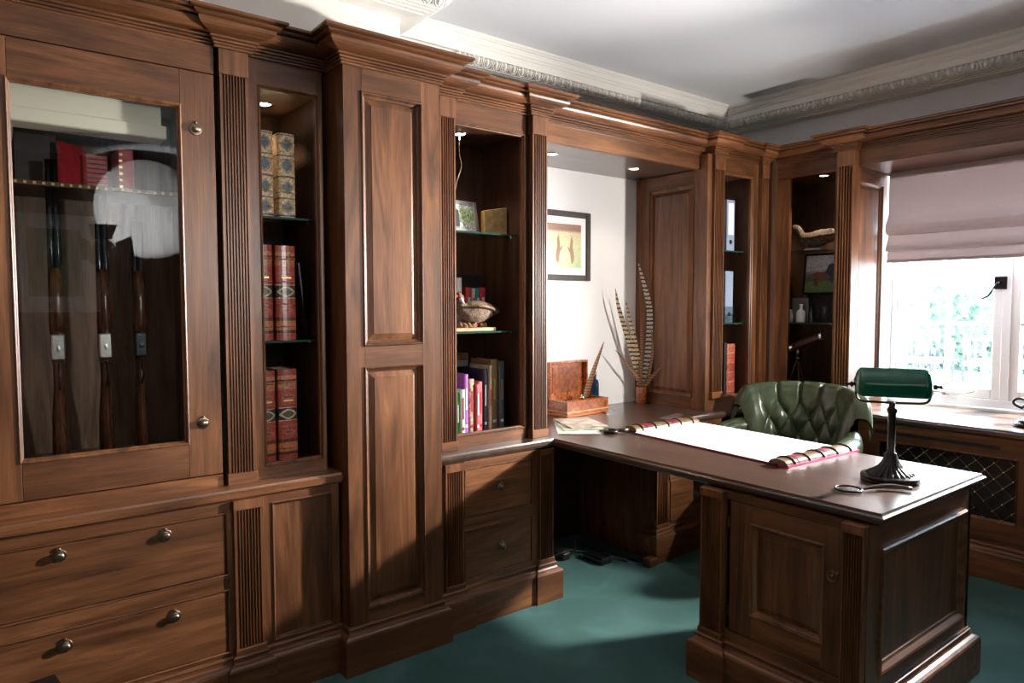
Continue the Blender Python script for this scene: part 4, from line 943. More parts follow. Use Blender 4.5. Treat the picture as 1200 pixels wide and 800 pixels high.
# middle bookcase, top shelf
def photo_frame(cx, cy, z, w_, h, rz, lean, fw_, fmat, label, cat='picture frame', pic=None, mount=0., depth=.014, group=None):
    r = thing('framed_photo', label, cat, (cx, cy, z), group)
    m = Matrix.Translation((cx, cy, z)) @ Matrix.Rotation(rz, 4, 'Z') @ Matrix.Rotation(-lean, 4, 'X')
    def tr(bb): bmesh.ops.transform(bb, matrix=m, verts=bb.verts); return bb
    for (x0, x1, z0, z1) in ((-w_/2, -w_/2+fw_, 0, h), (w_/2-fw_, w_/2, 0, h), (-w_/2+fw_, w_/2-fw_, 0, fw_), (-w_/2+fw_, w_/2-fw_, h-fw_, h)):
        part('frame_bar', tr(box(BM(), x0, x1, 0, depth, z0, z1, .002)), fmat, r)
    if mount: part('mount', tr(box(BM(), -w_/2+fw_, w_/2-fw_, depth*.45, depth*.6, fw_, h-fw_)), PAPER, r)
    i = fw_+mount
    ph = part('picture', tr(box(BM(), -w_/2+i, w_/2-i, depth*.35, depth*.43, i, h-i)), pic, r)
    part('backing', tr(box(BM(), -w_/2+.004, w_/2-.004, depth*.65, depth+.002, .004, h-.004)), BLACK, r)
    return r, ph, tr
pm = zramp('photo_couple_garden', [(0, (.35, .36, .34)), (.25, (.30, .33, .28)), (.5, (.18, .26, .12)), (.8, (.35, .42, .25)), (1, (.7, .75, .75))], .25, 'LINEAR', noisy=.6)
r, ph, tr = photo_frame(1.80, 2.70, 1.7385, .215, .155, R(6), R(10), .020, STEEL, 'silver-framed garden photo on the upper glass shelf', pic=pm)
part('figure_print', tr(box(BM(), -.035, -.005, .0035, .0045, .03, .11)), plain('print_black', (.02, .02, .03), .4), ph)
part('figure_print', tr(box(BM(), -.065, -.042, .0035, .0045, .03, .09)), plain('print_white', (.7, .7, .72), .4), ph)
b = BM(); prism(b, [(0, 0), (.125, 0), (.125, .035), (0, .035)], 0, .135, .003)
for v in b.verts:
    if v.co.z > .1: v.co.z -= .022*(1-v.co.x/.125)
bmesh.ops.transform(b, matrix=Matrix.Translation((1.925, 2.70, 1.7385)) @ Matrix.Rotation(R(-6), 4, 'Z'), verts=b.verts)
solo('gilt_plaque', b, plain('old_gold_wood', (.42, .27, .10), .5, .1, .35, 30), (1.99, 2.71, 1.7385), 'golden slab-shaped carved plaque right of the silver photo frame', 'ornament')

b = BM(); tube(b, curve_pts([(1.80, 2.72, 2.18), (1.785, 2.70, 2.10), (1.79, 2.69, 2.04), (1.765, 2.69, 1.97), (1.75, 2.69, 1.90)], 20), .0018, 5); solo('wire', b, BRASSB, (1.80, 2.72, 2.18), 'thin bright wire dangling from the downlight in the middle bookcase', 'wire')
# middle bookcase, middle shelf: books, dark tray, partridge
for i, (x0, x1, h, c, lab) in enumerate(((1.745, 1.775, .255, (.55, .50, .45), 'cream book behind the partridge, farthest left'), (1.778, 1.803, .24, (.10, .10, .12), 'grey book behind the partridge\'s head'), (1.806, 1.838, .25, (.60, .55, .50), 'pale book with red lettering behind the partridge'), (1.86, 1.892, .205, (.55, .04, .05), 'red book behind the partridge, left of the white one'), (1.894, 1.915, .20, (.62, .58, .50), 'white book between the red and teal books'), (1.917, 1.942, .202, (.04, .25, .25), 'teal book behind the partridge\'s back'), (1.944, 1.975, .205, (.60, .03, .05), 'bright red book at the right of the row behind the partridge'))):
    book(x0, x1, 2.76, .12, 1.2835, h, plain('cloth_%d' % i, c, .6), lab, 'small books behind the partridge', 0, .006, title=[(.6, .4, .07, PAPER if c[0] < .5 or c[1] < .1 else REDL)])
b = BM(); box(b, 1.84, 2.045, 2.878, 2.893, 1.2835, 1.555, .002); box(b, 1.835, 1.85, 2.80, 2.895, 1.2835, 1.555, .002); solo('black_panel', b, BLACK, (1.95, 2.88, 1.2835), 'black board standing behind the partridge and books', 'board')
t = thing('silver_cup', 'small silver cup at the left end of the partridge shelf', 'cup', (1.715, 2.66, 1.2835)); b = BM(); lathe(b, [(0, 0), (.018, 0), (.016, .006), (.006, .012), (.014, .025), (.02, .05), (.021, .06), (.019, .06)], (1.715, 2.66, 1.2835), 16); part('bowl', b, CHROME, t, smooth=True)
t = thing('partridge', 'taxidermy partridge standing on a pale wood plinth', 'bird', (1.85, 2.68, 1.2835))
part('plinth_board', box(BM(), 1.69, 1.945, 2.635, 2.735, 1.2836, 1.300, .002), plain('pale_oak', (.45, .25, .12), .5, 0, .2, 20), t, 'pale oak plinth board')
b = BM()
rr_ = random.Random(3)
for i in range(16): tube(b, [(1.77+i*.009, 2.66+rr_.uniform(0, .05), 1.30), (1.775+i*.009, 2.665+rr_.uniform(0, .04), 1.318+rr_.uniform(0, .012))], [.016, .008], 6)
part('rock_base', b, plain('rock_brown', (.20, .11, .06), .9, 0, .5, 60), t)
def feathered(name, c1, c2, sc=70):
    m, N, L, bb = nodes(name); tc = N.new('ShaderNodeTexCoord'); v = N.new('ShaderNodeTexNoise'); v.inputs['Scale'].default_value = sc*3; v.inputs['Distortion'].default_value = 1.5; v.inputs['Detail'].default_value = 2
    L.new(tc.outputs['Object'], v.inputs['Vector']); r = ramp(N, [(.42, c1), (.56, c2)]); L.new(v.outputs[0], r.inputs[0]); L.new(r.outputs[0], bb.inputs['Base Color']); bb.inputs['Roughness'].default_value = .8
    bp = N.new('ShaderNodeBump'); bp.inputs['Strength'].default_value = .8; bp.inputs['Distance'].default_value = .005; L.new(v.outputs[0], bp.inputs['Height']); L.new(bp.outputs[0], bb.inputs['Normal']); return m
FB1 = feathered('partridge_plumage', (.06, .04, .03), (.30, .21, .14), 55); FB2 = feathered('breast_plumage', (.10, .09, .08), (.42, .38, .33), 60)
P = [(1.765, 2.675, 1.462), (1.762, 2.675, 1.450), (1.768, 2.677, 1.435), (1.772, 2.68, 1.415), (1.785, 2.683, 1.39), (1.81, 2.685, 1.375), (1.85, 2.685, 1.372), (1.89, 2.685, 1.375), (1.93, 2.685, 1.378), (1.965, 2.687, 1.376), (2.0, 2.69, 1.370)]
Rr = [.006, .018, .020, .020, .031, .046, .055, .052, .038, .022, .008]
b = BM(); tube(b, curve_pts(P, 50), [Rr[min(10, int(i/50*10))]*(1-(i/50*10) % 1)+Rr[min(10, int(i/50*10)+1)]*((i/50*10) % 1) for i in range(51)], 18); part('body', b, FB1, t, smooth=True)
b = BM(); tube(b, [(1.745, 2.667, 1.447), (1.735, 2.662, 1.443), (1.728, 2.660, 1.436)], [.007, .005, .001], 6); part('beak', b, REDL, t, 'red beak', smooth=True)
b = BM(); tube(b, [(1.758, 2.660, 1.437), (1.765, 2.658, 1.425), (1.775, 2.660, 1.415)], [.012, .016, .010], 10, .5); part('throat_patch', b, PAPER, t, 'white throat patch', smooth=True)
b = BM()
for s_ in (0, 1): lathe(b, [(0, .003), (.003, .0), (0, -.003)], (1.757, 2.6575+s_*.034, 1.453), 8)
part('eye', b, BLACKG, t)
b = BM(); tube(b, [(1.80, 2.648, 1.395), (1.85, 2.634, 1.40), (1.91, 2.640, 1.39), (1.96, 2.66, 1.372)], [(.02, .006), (.034, .008), (.026, .007), (.008, .004)], 12); part('wing', b, feathered('wing_plumage', (.10, .05, .03), (.40, .27, .17), 35), t, smooth=True)
for sx in (1.815, 1.87):
    b = BM(); tube(b, [(sx, 2.683, 1.335), (sx+.004, 2.680, 1.322), (sx, 2.68, 1.312)], [.014, .006, .005], 8)
    for q in (-.012, 0, .012): tube(b, [(sx, 2.68, 1.314), (sx-.022, 2.672+q, 1.308)], .003, 5)
    part('leg', b, REDL, t, 'red leg', smooth=True)

# middle bookcase, bottom: books
z_ = .8265-.018
sp = ((1.700, 1.726, .275, (.30, .28, .26), 'grey-green book at the left end of the bottom row'), (1.728, 1.742, .20, (.18, .40, .45), 'thin pale blue book on the bottom shelf'), (1.743, 1.758, .19, (.10, .45, .10), 'bright green book on the bottom shelf'),
      (1.760, 1.782, .205, (.70, .70, .62), 'white paperback next to the green book'), (1.784, 1.808, .275, (.28, .07, .33), 'tall purple book on the bottom shelf'), (1.812, 1.842, .25, (.45, .30, .20), 'floral-patterned book beside the purple one'), (1.844, 1.864, .225, (.60, .10, .12), 'red and white book left of the pink one'),
      (1.866, 1.890, .235, (.65, .18, .20), 'pink-red book left of the navy one'), (1.893, 1.918, .29, (.025, .025, .06), 'navy blue book with white marks on the bottom shelf'), (1.922, 1.934, .31, (.55, .50, .38), 'thin cream book beside the brown-gold one'), (1.937, 1.978, .335, (.30, .18, .07), 'tall brown-gold book on the bottom shelf'), (1.985, 2.020, .325, (.12, .14, .14), 'tall slate grey book at the right end of the row'))
for i, (x0, x1, h, c, lab) in enumerate(sp):
    tm = PAPER if sum(c) < .9 else REDL
    book(x0, x1, 2.655+(.012 if i % 3 else 0), .17, z_, h, plain('cover_%d' % i, c, .45, 0, .15 if i != 5 else .7, 60), lab, 'books on the bottom shelf of the middle bookcase', 0, .006, title=[(.58, .30, .10, GOLD if i in (10, 11) else tm), (.12, .45, .014, tm)] if x1-x0 > .018 else [(.5, .4, .08, tm)])
t = thing('slipcase', 'wide brown-framed box standing behind the bottom row of books', 'box', (1.80, 2.87, z_))
part('case_body', box(BM(), 1.668, 1.915, 2.835, 2.895, z_, 1.165, .003), BLACK, t)
part('case_top', box(BM(), 1.665, 1.918, 2.83, 2.897, 1.135, 1.168, .003), plain('mottled_brown', (.16, .09, .04), .4, 0, .5, 30), t, 'mottled brown top')
part('case_rim', box(BM(), 1.668, 1.915, 2.829, 2.834, 1.105, 1.134), plain('grey_card', (.25, .25, .25), .5), t)

# corner bookcase: binders, glass block, books
BIND = plain('blue_grey_card', (.30, .37, .52), .5)
def binder(x0, x1, z, h, label, lab=True):
    r = thing('lever_arch_file', label, 'folder', ((x0+x1)/2, 2.64, z), 'lever arch files')
    part('cover', box(BM(), x0, x1, 2.635, 2.90, z, z+h, .002), BIND, r)
    if lab: part('spine_label', box(BM(), x0+.012, x1-.012, 2.6335, 2.636, z+.10, z+h-.02), PAPER, r, 'white paper label')
    b = BM(); lathe(b, [(.010, 0), (.014, .001), (.014, .003), (.010, .004)], ((x0+x1)/2, 2.635, z+.055), 14, Matrix.Rotation(R(90), 4, 'X')); part('finger_ring', b, BLACK, r)
    return r
binder(3.74, 3.82, 1.7405, .318, 'pale blue lever arch file with white label on the top shelf')
binder(3.735, 3.815, 1.2875, .325, 'plain pale blue lever arch file on the middle shelf', False)
b = BM(); box(b, 3.70, 3.875, 2.62, 2.632, 1.2875, 1.39, .002); solo('glass_block', b, CLEARG, (3.79, 2.626, 1.2875), 'clear glass plate in front of the blue file', 'ornament')
t = thing('crystal_ball', 'small cut crystal ornament on the middle corner shelf', 'ornament', (3.745, 2.61, 1.2875)); b = BM(); lathe(b, [(0, 0), (.018, 0), (.012, .01), (.024, .03), (.020, .05), (0, .062)], (3.745, 2.612, 1.2875), 8); part('crystal', b, CLEARG, t)
OLD = zramp('old_red_binding', [(0, (.20, .06, .03)), (.1, (.45, .16, .08)), (.12, (.35, .07, .04)), (.28, (.50, .22, .12)), (.30, (.35, .07, .04)), (.46, (.5, .2, .1)), (.48, (.30, .05, .03)), (.64, (.5, .2, .1)), (.66, (.40, .09, .05)), (.82, (.5, .25, .15)), (.84, (.42, .12, .07))], .5, noisy=.6)
book(3.775, 3.862, 2.635, .2, .8125, .34, OLD, 'worn old red book at the bottom of the corner bookcase', 'books at the bottom of the corner bookcase', 4, .016)
book(3.745, 3.771, 2.64, .2, .8125, .35, BLACK, 'black book left of the worn red one', 'books at the bottom of the corner bookcase', 0, .008)

# window-side bookcase: woodcock, racing photo, jars, telescope
t = thing('woodcock', 'taxidermy long-billed bird on the top glass shelf near the window', 'bird', (4.22, 2.33, 1.7425))
WC = feathered('woodcock_plumage', (.022, .015, .010), (.14, .090, .055), 24)
P = [(4.20, 2.468, 1.886), (4.20, 2.450, 1.892), (4.205, 2.428, 1.886), (4.21, 2.410, 1.856), (4.215, 2.385, 1.826), (4.22, 2.34, 1.812), (4.225, 2.29, 1.822), (4.23, 2.24, 1.832), (4.232, 2.19, 1.835), (4.235, 2.14, 1.832)]
Rr = [.012, .023, .022, .020, .036, .050, .050, .044, .034, .016]
b = BM(); cp = curve_pts(P, 45); nn = len(cp)-1
tube(b, cp, [Rr[min(9, int(i/nn*9))]*(1-(i/nn*9) % 1)+Rr[min(9, int(i/nn*9)+1)]*((i/nn*9) % 1) for i in range(nn+1)], 16); rw = random.Random(5)
for v in b.verts:
    if v.co.y < 2.40: v.co += Vector((rw.uniform(-.004, .004), 0, rw.uniform(-.005, .005)))
part('body', b, WC, t, smooth=True)
b = BM(); tube(b, [(4.20, 2.468, 1.890), (4.195, 2.51, 1.908), (4.19, 2.550, 1.930)], [.010, .006, .004], 8); part('bill', b, plain('bill_horn', (.30, .22, .15), .5), t, 'long straight pale bill', smooth=True)
b = BM(); lathe(b, [(0, .003), (.0035, 0), (0, -.003)], (4.180, 2.452, 1.897), 8); part('eye', b, BLACKG, t)
b = BM(); tube(b, [(4.185, 2.38, 1.825), (4.172, 2.33, 1.822), (4.178, 2.25, 1.832), (4.20, 2.16, 1.84)], [(.016, .006), (.028, .008), (.022, .007), (.006, .003)], 12); part('wing', b, feathered('woodcock_wing', (.025, .015, .010), (.17, .10, .06), 26), t, smooth=True)
for yy in (2.37, 2.33):
    b = BM(); tube(b, [(4.215, yy, 1.785), (4.213, yy+.004, 1.757)], [.007, .004], 6); part('leg', b, plain('leg_grey', (.2, .16, .12), .5), t)
b = BM(); lathe(b, [(0, 0), (.055, 0), (.055, .008), (.045, .014), (0, .015)], (4.22, 2.33, 1.7425), 24); part('stand', b, plain('pale_stand', (.45, .42, .38), .4), t)
pm = zramp('photo_racehorses', [(0, (.10, .16, .06)), (.28, (.12, .20, .08)), (.33, (.08, .10, .06)), (.5, (.16, .15, .15)), (.62, (.42, .42, .46)), (1, (.5, .52, .58))], .2, 'LINEAR', noisy=.3)
r, ph, tr = photo_frame(4.245, 2.29, 1.2886+.178, .25, .262, R(-90), R(6), .013, BLACKG, 'black-framed horse race photo below the long-billed bird', pic=pm)
r.location.z += 0
def blob(pts, y_): 
    b = BM(); poly(b, [(x, y_, z) for x, z in pts]); return b
part('horse_print', tr(blob([(-.075, .10), (-.06, .135), (-.035, .145), (0, .14), (.03, .15), (.05, .13), (.03, .11), (0, .09), (-.04, .085)], .0045)), plain('print_chestnut', (.16, .05, .03), .5), ph)
part('rider_print', tr(blob([(.02, .14), (.035, .185), (.06, .20), (.08, .18), (.085, .10), (.06, .07), (.045, .12)], .0042)), plain('print_navy', (.02, .025, .06), .5), ph)
part('horse_print', tr(blob([(-.035, .105), (-.02, .06), (-.03, .05), (-.05, .055), (-.06, .10)], .0043)), plain('print_brown', (.06, .025, .02), .5), ph)
for (rx, ry, rz_, w_) in ((4.225, 2.29, 1.2886, .03),):
    b = BM(); box(b, 4.30, 4.33, 2.17, 2.41, 1.2886, 1.4665, .002); solo('display_box', b, BLACK, (4.31, 2.29, 1.2886), 'dark box supporting the horse race photo', 'box')
def pot(name, prof, x, y, z, mat, label, cat, group=None, n=20):
    b = BM(); lathe(b, prof, (x, y, z), n); o = solo(name, b, mat, (x, y, z), label, cat, group); return o
z_ = 1.2886
pot('ceramic_jar', [(0, 0), (.026, 0), (.029, .006), (.029, .058), (.024, .066), (.026, .069), (.026, .080), (.020, .081), (.019, .06), (0, .058)], 4.19, 2.475, z_, CER, 'short wide white ceramic jar', 'jar')
pot('ceramic_bottle', [(0, 0), (.026, 0), (.028, .006), (.028, .060), (.022, .074), (.010, .084), (.0085, .105), (.012, .108), (.012, .116), (.007, .117), (.006, .10), (0, .09)], 4.19, 2.388, z_, CER, 'white ceramic bottle with narrow neck', 'bottle')
pot('glass_bottle', [(0, 0), (.022, 0), (.023, .005), (.023, .045), (.016, .058), (.008, .066), (.008, .090), (.011, .092), (.010, .098), (.006, .098), (.006, .06), (.02, .04), (.02, .004), (0, .004)], 4.19, 2.318, z_, CLEARG, 'clear glass bottle right of the white bottle', 'bottle')
pot('glass_tumbler', [(0, 0), (.026, 0), (.032, .10), (.030, .10), (.024, .004), (0, .004)], 4.22, 2.245, z_, CLEARG, 'clear tumbler at the left of the dark glasses', 'glass', 'tumblers on the window-side shelf')
pot('glass_tumbler', [(0, 0), (.022, 0), (.028, .12), (.026, .12), (.020, .004), (0, .004)], 4.20, 2.175, z_, CLEARG, 'taller clear tumbler next to the fluted pilaster', 'glass', 'tumblers on the window-side shelf')
b = BM(); box(b, 4.225, 4.232, 2.36, 2.47, z_, z_+.155, .001); solo('grey_card', b, plain('grey_board', (.14, .13, .13), .6), (4.228, 2.415, z_), 'grey card standing behind the white bottle', 'card')
t = thing('telescope', 'brass and leather telescope on a small tripod beside the window', 'telescope', (4.16, 2.38, .797))
p0, p1 = Vector((4.115, 2.56, 1.065)), Vector((4.20, 2.245, 1.205)); d_ = p1-p0
b = BM(); tube(b, [p0, p0+d_*.02, p0+d_*.03, p0+d_*.14, p0+d_*.15, p0+d_*.16, p0+d_*.32, p0+d_*.33, p0+d_*.35, p0+d_*.48], [.012, .020, .014, .014, .019, .016, .018, .023, .021, .022], 14); part('draw_tube', b, CHROME, t, 'polished metal draw tube', smooth=True)
b = BM(); tube(b, [p0+d_*.47, p0+d_*.48, p0+d_*.92, p0+d_*.93], [.024, .026, .028, .026], 16); part('leather_barrel', b, plain('oxblood_leather', (.055, .016, .012), .35), t, 'dark brown leather barrel', smooth=True)
b = BM(); tube(b, [p0+d_*.92, p0+d_, p0+d_*1.005], [.030, .030, .024], 16); part('objective_rim', b, CHROME, t, smooth=True)
b = BM(); tube(b, [p0+Vector((-.012, .012, -.01)), p0+Vector((-.004, .004, 0))], [.014, .016], 10); part('eyepiece', b, BLACK, t, smooth=True)
hb = p0+d_*.55; b = BM(); tube(b, [hb-Vector((0, 0, .02)), hb-Vector((0, 0, .07))], [.010, .014], 10); lathe(b, [(0, 0), (.014, .003), (.014, .012), (0, .014)], hb-Vector((0, 0, .09)), 12); part('tripod_head', b, BRASS, t)
for a in (100, 220, 340):
    b = BM(); tube(b, [hb-Vector((0, 0, .08)), (hb.x+.075*math.cos(R(a)), hb.y+.085*math.sin(R(a)), .798)], [.006, .004], 6); part('tripod_leg', b, plain('dark_mahogany', (.07, .02, .012), .3), t)
b = BM(); lathe(b, [(0, 0), (.055, 0), (.057, .006), (.05, .010), (0, .010)], (4.15, 2.40, .865), 24); part('spreader_tray', b, plain('copper', (.6, .22, .14), .25, 1.), t, 'copper spreader tray', smooth=True)
b = BM(); box(b, 4.12, 4.17, 2.27, 2.33, .7975, .865, .006); tube(b, [(4.12, 2.31, .86), (4.10, 2.28, .885), (4.12, 2.25, .86)], .004, 6); solo('binoculars', b, BLACKG, (4.145, 2.30, .7975), 'small black instrument next to the telescope', 'instrument')

# ------------------------------------------------------------------ alcove: picture, writing box, feathers, papers
pm = zramp('hare_photo_field', [(0, (.30, .42, .12)), (.25, (.42, .50, .22)), (.55, (.55, .55, .28)), (.8, (.60, .50, .32)), (.86, (.25, .12, .07)), (1, (.30, .14, .08))], .35, 'LINEAR', noisy=.12)
r, ph, tr = photo_frame(2.78, 3.078, 1.548, .425, .41, 0, 0, .034, plain('dark_frame', (.03, .022, .018), .6, 0, .3, 30), 'framed picture of two boxing hares on the white alcove wall', 'picture', pm, .042, .02)
HP = plain('print_hare', (.36, .20, .12), .6)
# hares reared up, facing each other
h1 = [(-.055, .105), (-.045, .105), (-.04, .13), (-.035, .165), (-.022, .185), (-.012, .205), (-.020, .205), (-.032, .19), (-.034, .215), (-.040, .25), (-.046, .275), (-.050, .245), (-.056, .265), (-.058, .235), (-.054, .21), (-.060, .18), (-.068, .15), (-.066, .12)]
part('hare_print', tr(blob(h1, .0065)), HP, ph); part('hare_print', tr(blob([(-x+.012, z-.004) for x, z in h1], .0065)), HP, ph)

t = thing('writing_box', 'open burr-walnut writing box with its lid up against the white wall', 'box', (2.78, 2.95, ZC))
mb = Matrix.Translation((2.61, 2.868, ZC)) @ Matrix.Rotation(R(3), 4, 'Z')
def bx(u0, u1, v0, v1, z0, z1, bev=.0015):
    b = box(BM(), u0, u1, v0, v1, z0, z1, bev); bmesh.ops.transform(b, matrix=mb, verts=b.verts); return b
BW = .345; BD = .165
part('front_board', bx(0, BW, 0, .012, .012, .088), BURL, t); part('back_board', bx(0, BW, BD-.012, BD, .012, .088), BURL, t)
part('side_board', bx(0, .012, .012, BD-.012, .012, .088), BURL, t); part('side_board', bx(BW-.012, BW, .012, BD-.012, .012, .088), BURL, t)
part('base_moulding', bx(-.006, BW+.006, -.006, BD+.006, 0, .013, .003), plain('orange_stringing', (.50, .16, .04), .3), t, 'lighter orange base moulding')
part('inlay_band', bx(-.0008, BW+.0008, -.0008, BD, .024, .030, 0), plain('satinwood_inlay', (.6, .3, .1), .3), t)
part('tray', bx(.012, BW-.012, .012, BD-.012, .05, .066), plain('tray_red', (.16, .04, .02), .4), t)
part('pen_rest', bx(.012, BW-.012, .06, .068, .066, .082), BURL, t)
part('lock_plate', bx(BW*.5-.008, BW*.5+.008, -.0015, 0, .06, .08, 0), BRASS, t)
lid = part('lid', bx(-.015, BW-.045, BD-.012, BD+.0, .088, .305), BURL, t, 'upright burr lid')
for q in ((-.015, -.003, .088, .305), (BW-.057, BW-.045, .088, .305)): part('lid_side', bx(q[0], q[1], BD-.042, BD-.012, q[2], q[3]), BURL, lid)
part('lid_side', bx(-.003, BW-.057, BD-.042, BD-.012, .293, .305), BURL, lid)
part('lid_field', bx(.03, BW-.09, BD-.0145, BD-.012, .12, .27, 0), plain('deep_red_burr', (.22, .06, .02), .25, 0, .4, 40), lid)
for (u_, h) in ((.215, .028), (.30, .03)):
    g_ = mb @ Vector((u_, .095, .066)); pot('inkwell', [(0, 0), (.016, 0), (.016, h), (.011, h+.004), (.011, h+.012), (0, h+.014)], g_.x, g_.y, g_.z, CLEARG if u_ > .25 else CHROME, 'clear glass inkwell in the right end of the writing box' if u_ > .25 else 'silver-topped inkwell in the middle of the writing box', 'inkwell')
b = bx(BW-.06, BW+.015, -.035, -.010, 0, .012, .003); solo('penknife', b, STEEL, (2.93, 2.86, ZC), 'silver penknife lying at the right foot of the writing box', 'knife')
t = thing('ink_bottle', 'dark blue ink bottle standing behind the writing box', 'bottle', (2.992, 3.045, ZC))
b = BM(); lathe(b, [(0, 0), (.030, 0), (.032, .01), (.030, .15), (.024, .175), (0, .18)], (2.992, 3.045, ZC), 20); part('body', b, plain('ink_blue_glass', (.01, .03, .07), .08), t, smooth=True)
b = BM(); lathe(b, [(.014, .175), (.014, .2), (.017, .202), (.017, .222), (0, .224)], (2.992, 3.045, ZC), 16); part('cap', b, CHROME, t, smooth=True)
b = BM(); box(b, 2.915, 2.955, 3.055, 3.062, ZC, .98, .001); solo('pale_card', b, plain('pale_card', (.55, .56, .58), .6), (2.935, 3.06, ZC), 'pale grey card standing left of the ink bottle', 'card')

def barred(name, light, dark, freq, cut=.42):
    m, N, L, bb = nodes(name); tc = N.new('ShaderNodeTexCoord'); sp_ = N.new('ShaderNodeSeparateXYZ'); L.new(tc.outputs['Object'], sp_.inputs[0])
    n = N.new('ShaderNodeTexNoise'); n.inputs['Scale'].default_value = 45; L.new(tc.outputs['Object'], n.inputs['Vector'])
    a = N.new('ShaderNodeMath'); a.operation = 'MULTIPLY_ADD'; L.new(sp_.outputs[2], a.inputs[0]); a.inputs[1].default_value = freq; n3_ = N.new('ShaderNodeMath'); n3_.operation = 'MULTIPLY'; n3_.inputs[1].default_value = .5; L.new(n.outputs[0], n3_.inputs[0]); L.new(n3_.outputs[0], a.inputs[2])
    f = N.new('ShaderNodeMath'); f.operation = 'FRACT'; L.new(a.outputs[0], f.inputs[0]); r = ramp(N, [(cut-.06, dark), (cut+.06, light)]); L.new(f.outputs[0], r.inputs[0]); L.new(r.outputs[0], bb.inputs['Base Color']); bb.inputs['Roughness'].default_value = .7; return m
BAR1 = barred('barred_white_black', (.62, .58, .50), (.03, .025, .02), 38); BAR2 = barred('barred_tan_black', (.55, .42, .28), (.03, .02, .015), 36, .40); BAR3 = barred('barred_brown', (.36, .19, .10), (.07, .03, .02), 60, .3)
def feather(ctrl, wid, mat, label, grp='pheasant feathers in the burr vase'):
    pts = curve_pts(ctrl, 26); n = len(pts); base = pts[0]
    r = thing('pheasant_feather', label, 'feather', tuple(base), grp)
    b = BM(); L_, R_ = [], []; C_ = []
    for i, p in enumerate(pts):
        s = i/(n-1); wd = wid*min(1, s*5+.12)*(1-s**2.2)**.8+.0012
        d = (pts[min(i+1, n-1)]-pts[max(i-1, 0)]).normalized(); view = Vector((p.x, p.y, 0)).normalized(); a = d.cross(view).normalized()
        L_.append(b.verts.new(p-a*wd-view*.003)); R_.append(b.verts.new(p+a*wd-view*.003)); C_.append(b.verts.new(p))
    for i in range(n-1):
        b.faces.new((L_[i], C_[i], C_[i+1], L_[i+1])); b.faces.new((C_[i], R_[i], R_[i+1], C_[i+1]))
    o = part('vane', b, mat, r)
    md = o.modifiers.new('thickness', 'SOLIDIFY'); md.thickness = .0008
    b = BM(); tube(b, [p-Vector((p.x, p.y, 0)).normalized()*.0015 for p in pts], [.0018*(1-.7*i/(n-1)) for i in range(n)], 5); part('quill_shaft', b, plain('quill_tan', (.40, .26, .14), .5) if 'quill_tan' not in bpy.data.materials else bpy.data.materials['quill_tan'], r)
VX, VY = 3.372, 3.0; vb = (VX, VY, .80)
t = thing('feather_vase', 'small burr-walnut cylinder vase holding the pheasant feathers', 'vase', (VX, VY, ZC))
b = BM(); lathe(b, [(0, 0), (.036, 0), (.037, .003), (.036, .108), (.032, .110), (.030, .108), (.030, .02), (0, .02)], (VX, VY, ZC), 28); part('body', b, BURL, t, smooth=True)
feather([vb, (3.405, 2.98, 1.05), (3.405, 2.965, 1.35), (3.372, 2.985, 1.53), (3.333, 3.0, 1.667)], .021, BAR1, 'tallest and broadest black-and-white barred pheasant feather')
feather([vb, (3.335, 3.01, 1.0), (3.25, 3.01, 1.2), (3.17, 3.01, 1.38), (3.138, 3.01, 1.50)], .019, BAR2, 'left-hand tall tan barred pheasant feather')
feather([(VX+.006, VY-.006, .80), (3.35, 3.0, 1.0), (3.285, 2.99, 1.2), (3.24, 2.99, 1.33), (3.207, 2.99, 1.44)], .016, BAR2, 'second tall tan barred feather, just right of the left-hand one')
feather([vb, (3.35, 2.99, 1.0), (3.352, 2.985, 1.15), (3.345, 2.985, 1.32)], .013, BAR3, 'straight mid-height brown feather between the tall ones')
feather([vb, (3.39, 2.96, .95), (3.405, 2.94, 1.1), (3.40, 2.945, 1.25)], .011, BAR3, 'slender brown feather close against the wooden side panel')
feather([(VX, VY, .80), (3.34, 2.99, .92), (3.24, 2.99, 1.02), (3.13, 3.0, 1.125)], .012, BAR3, 'short brown feather drooping left from the vase')
feather([(VX, VY, .80), (3.385, 2.97, .90), (3.395, 2.91, .97), (3.395, 2.848, 1.03)], .014, BAR3, 'short brown feather leaning right from the vase')
feather([(VX, VY+.005, .80), (3.34, 3.015, 1.0), (3.30, 3.02, 1.12), (3.23, 3.03, 1.27)], .011, BAR2, 'thin mid-height feather behind the left tall feathers')
feather([(2.80, 2.925, .85), (2.815, 2.91, .93), (2.85, 2.895, 1.04), (2.90, 2.87, 1.19)], .017, BAR3, 'brown quill pen standing upright in the writing box', 'quill in the writing box')

def leaflet(c, sx, sy, rz, th, mat, label, z):
    b = box(BM(), -sx/2, sx/2, -sy/2, sy/2, 0, th, .0005); bmesh.ops.transform(b, matrix=Matrix.Translation((c[0], c[1], z)) @ Matrix.Rotation(rz, 4, 'Z'), verts=b.verts)
    return solo('magazine', b, mat, (c[0], c[1], z), label, 'magazine', 'magazines on the desk')
M1 = plain('magazine_green', (.42, .48, .38), .4, 0, .6, 14); M2 = plain('magazine_cover', (.50, .42, .36), .4, 0, .65, 16); M3 = plain('magazine_white', (.70, .70, .66), .45, 0, .25, 10)
leaflet((2.415, 2.58), .21, .30, R(-38), .004, M3, 'white leaflet at the bottom of the loose pile of magazines', ZC+.0005)
leaflet((2.475, 2.635), .21, .29, R(-30), .005, M1, 'green-covered magazine in the middle of the loose pile', ZC+.005)
leaflet((2.505, 2.655), .20, .28, R(-22), .006, M2, 'brown-pictured magazine on top of the loose pile', ZC+.0105)

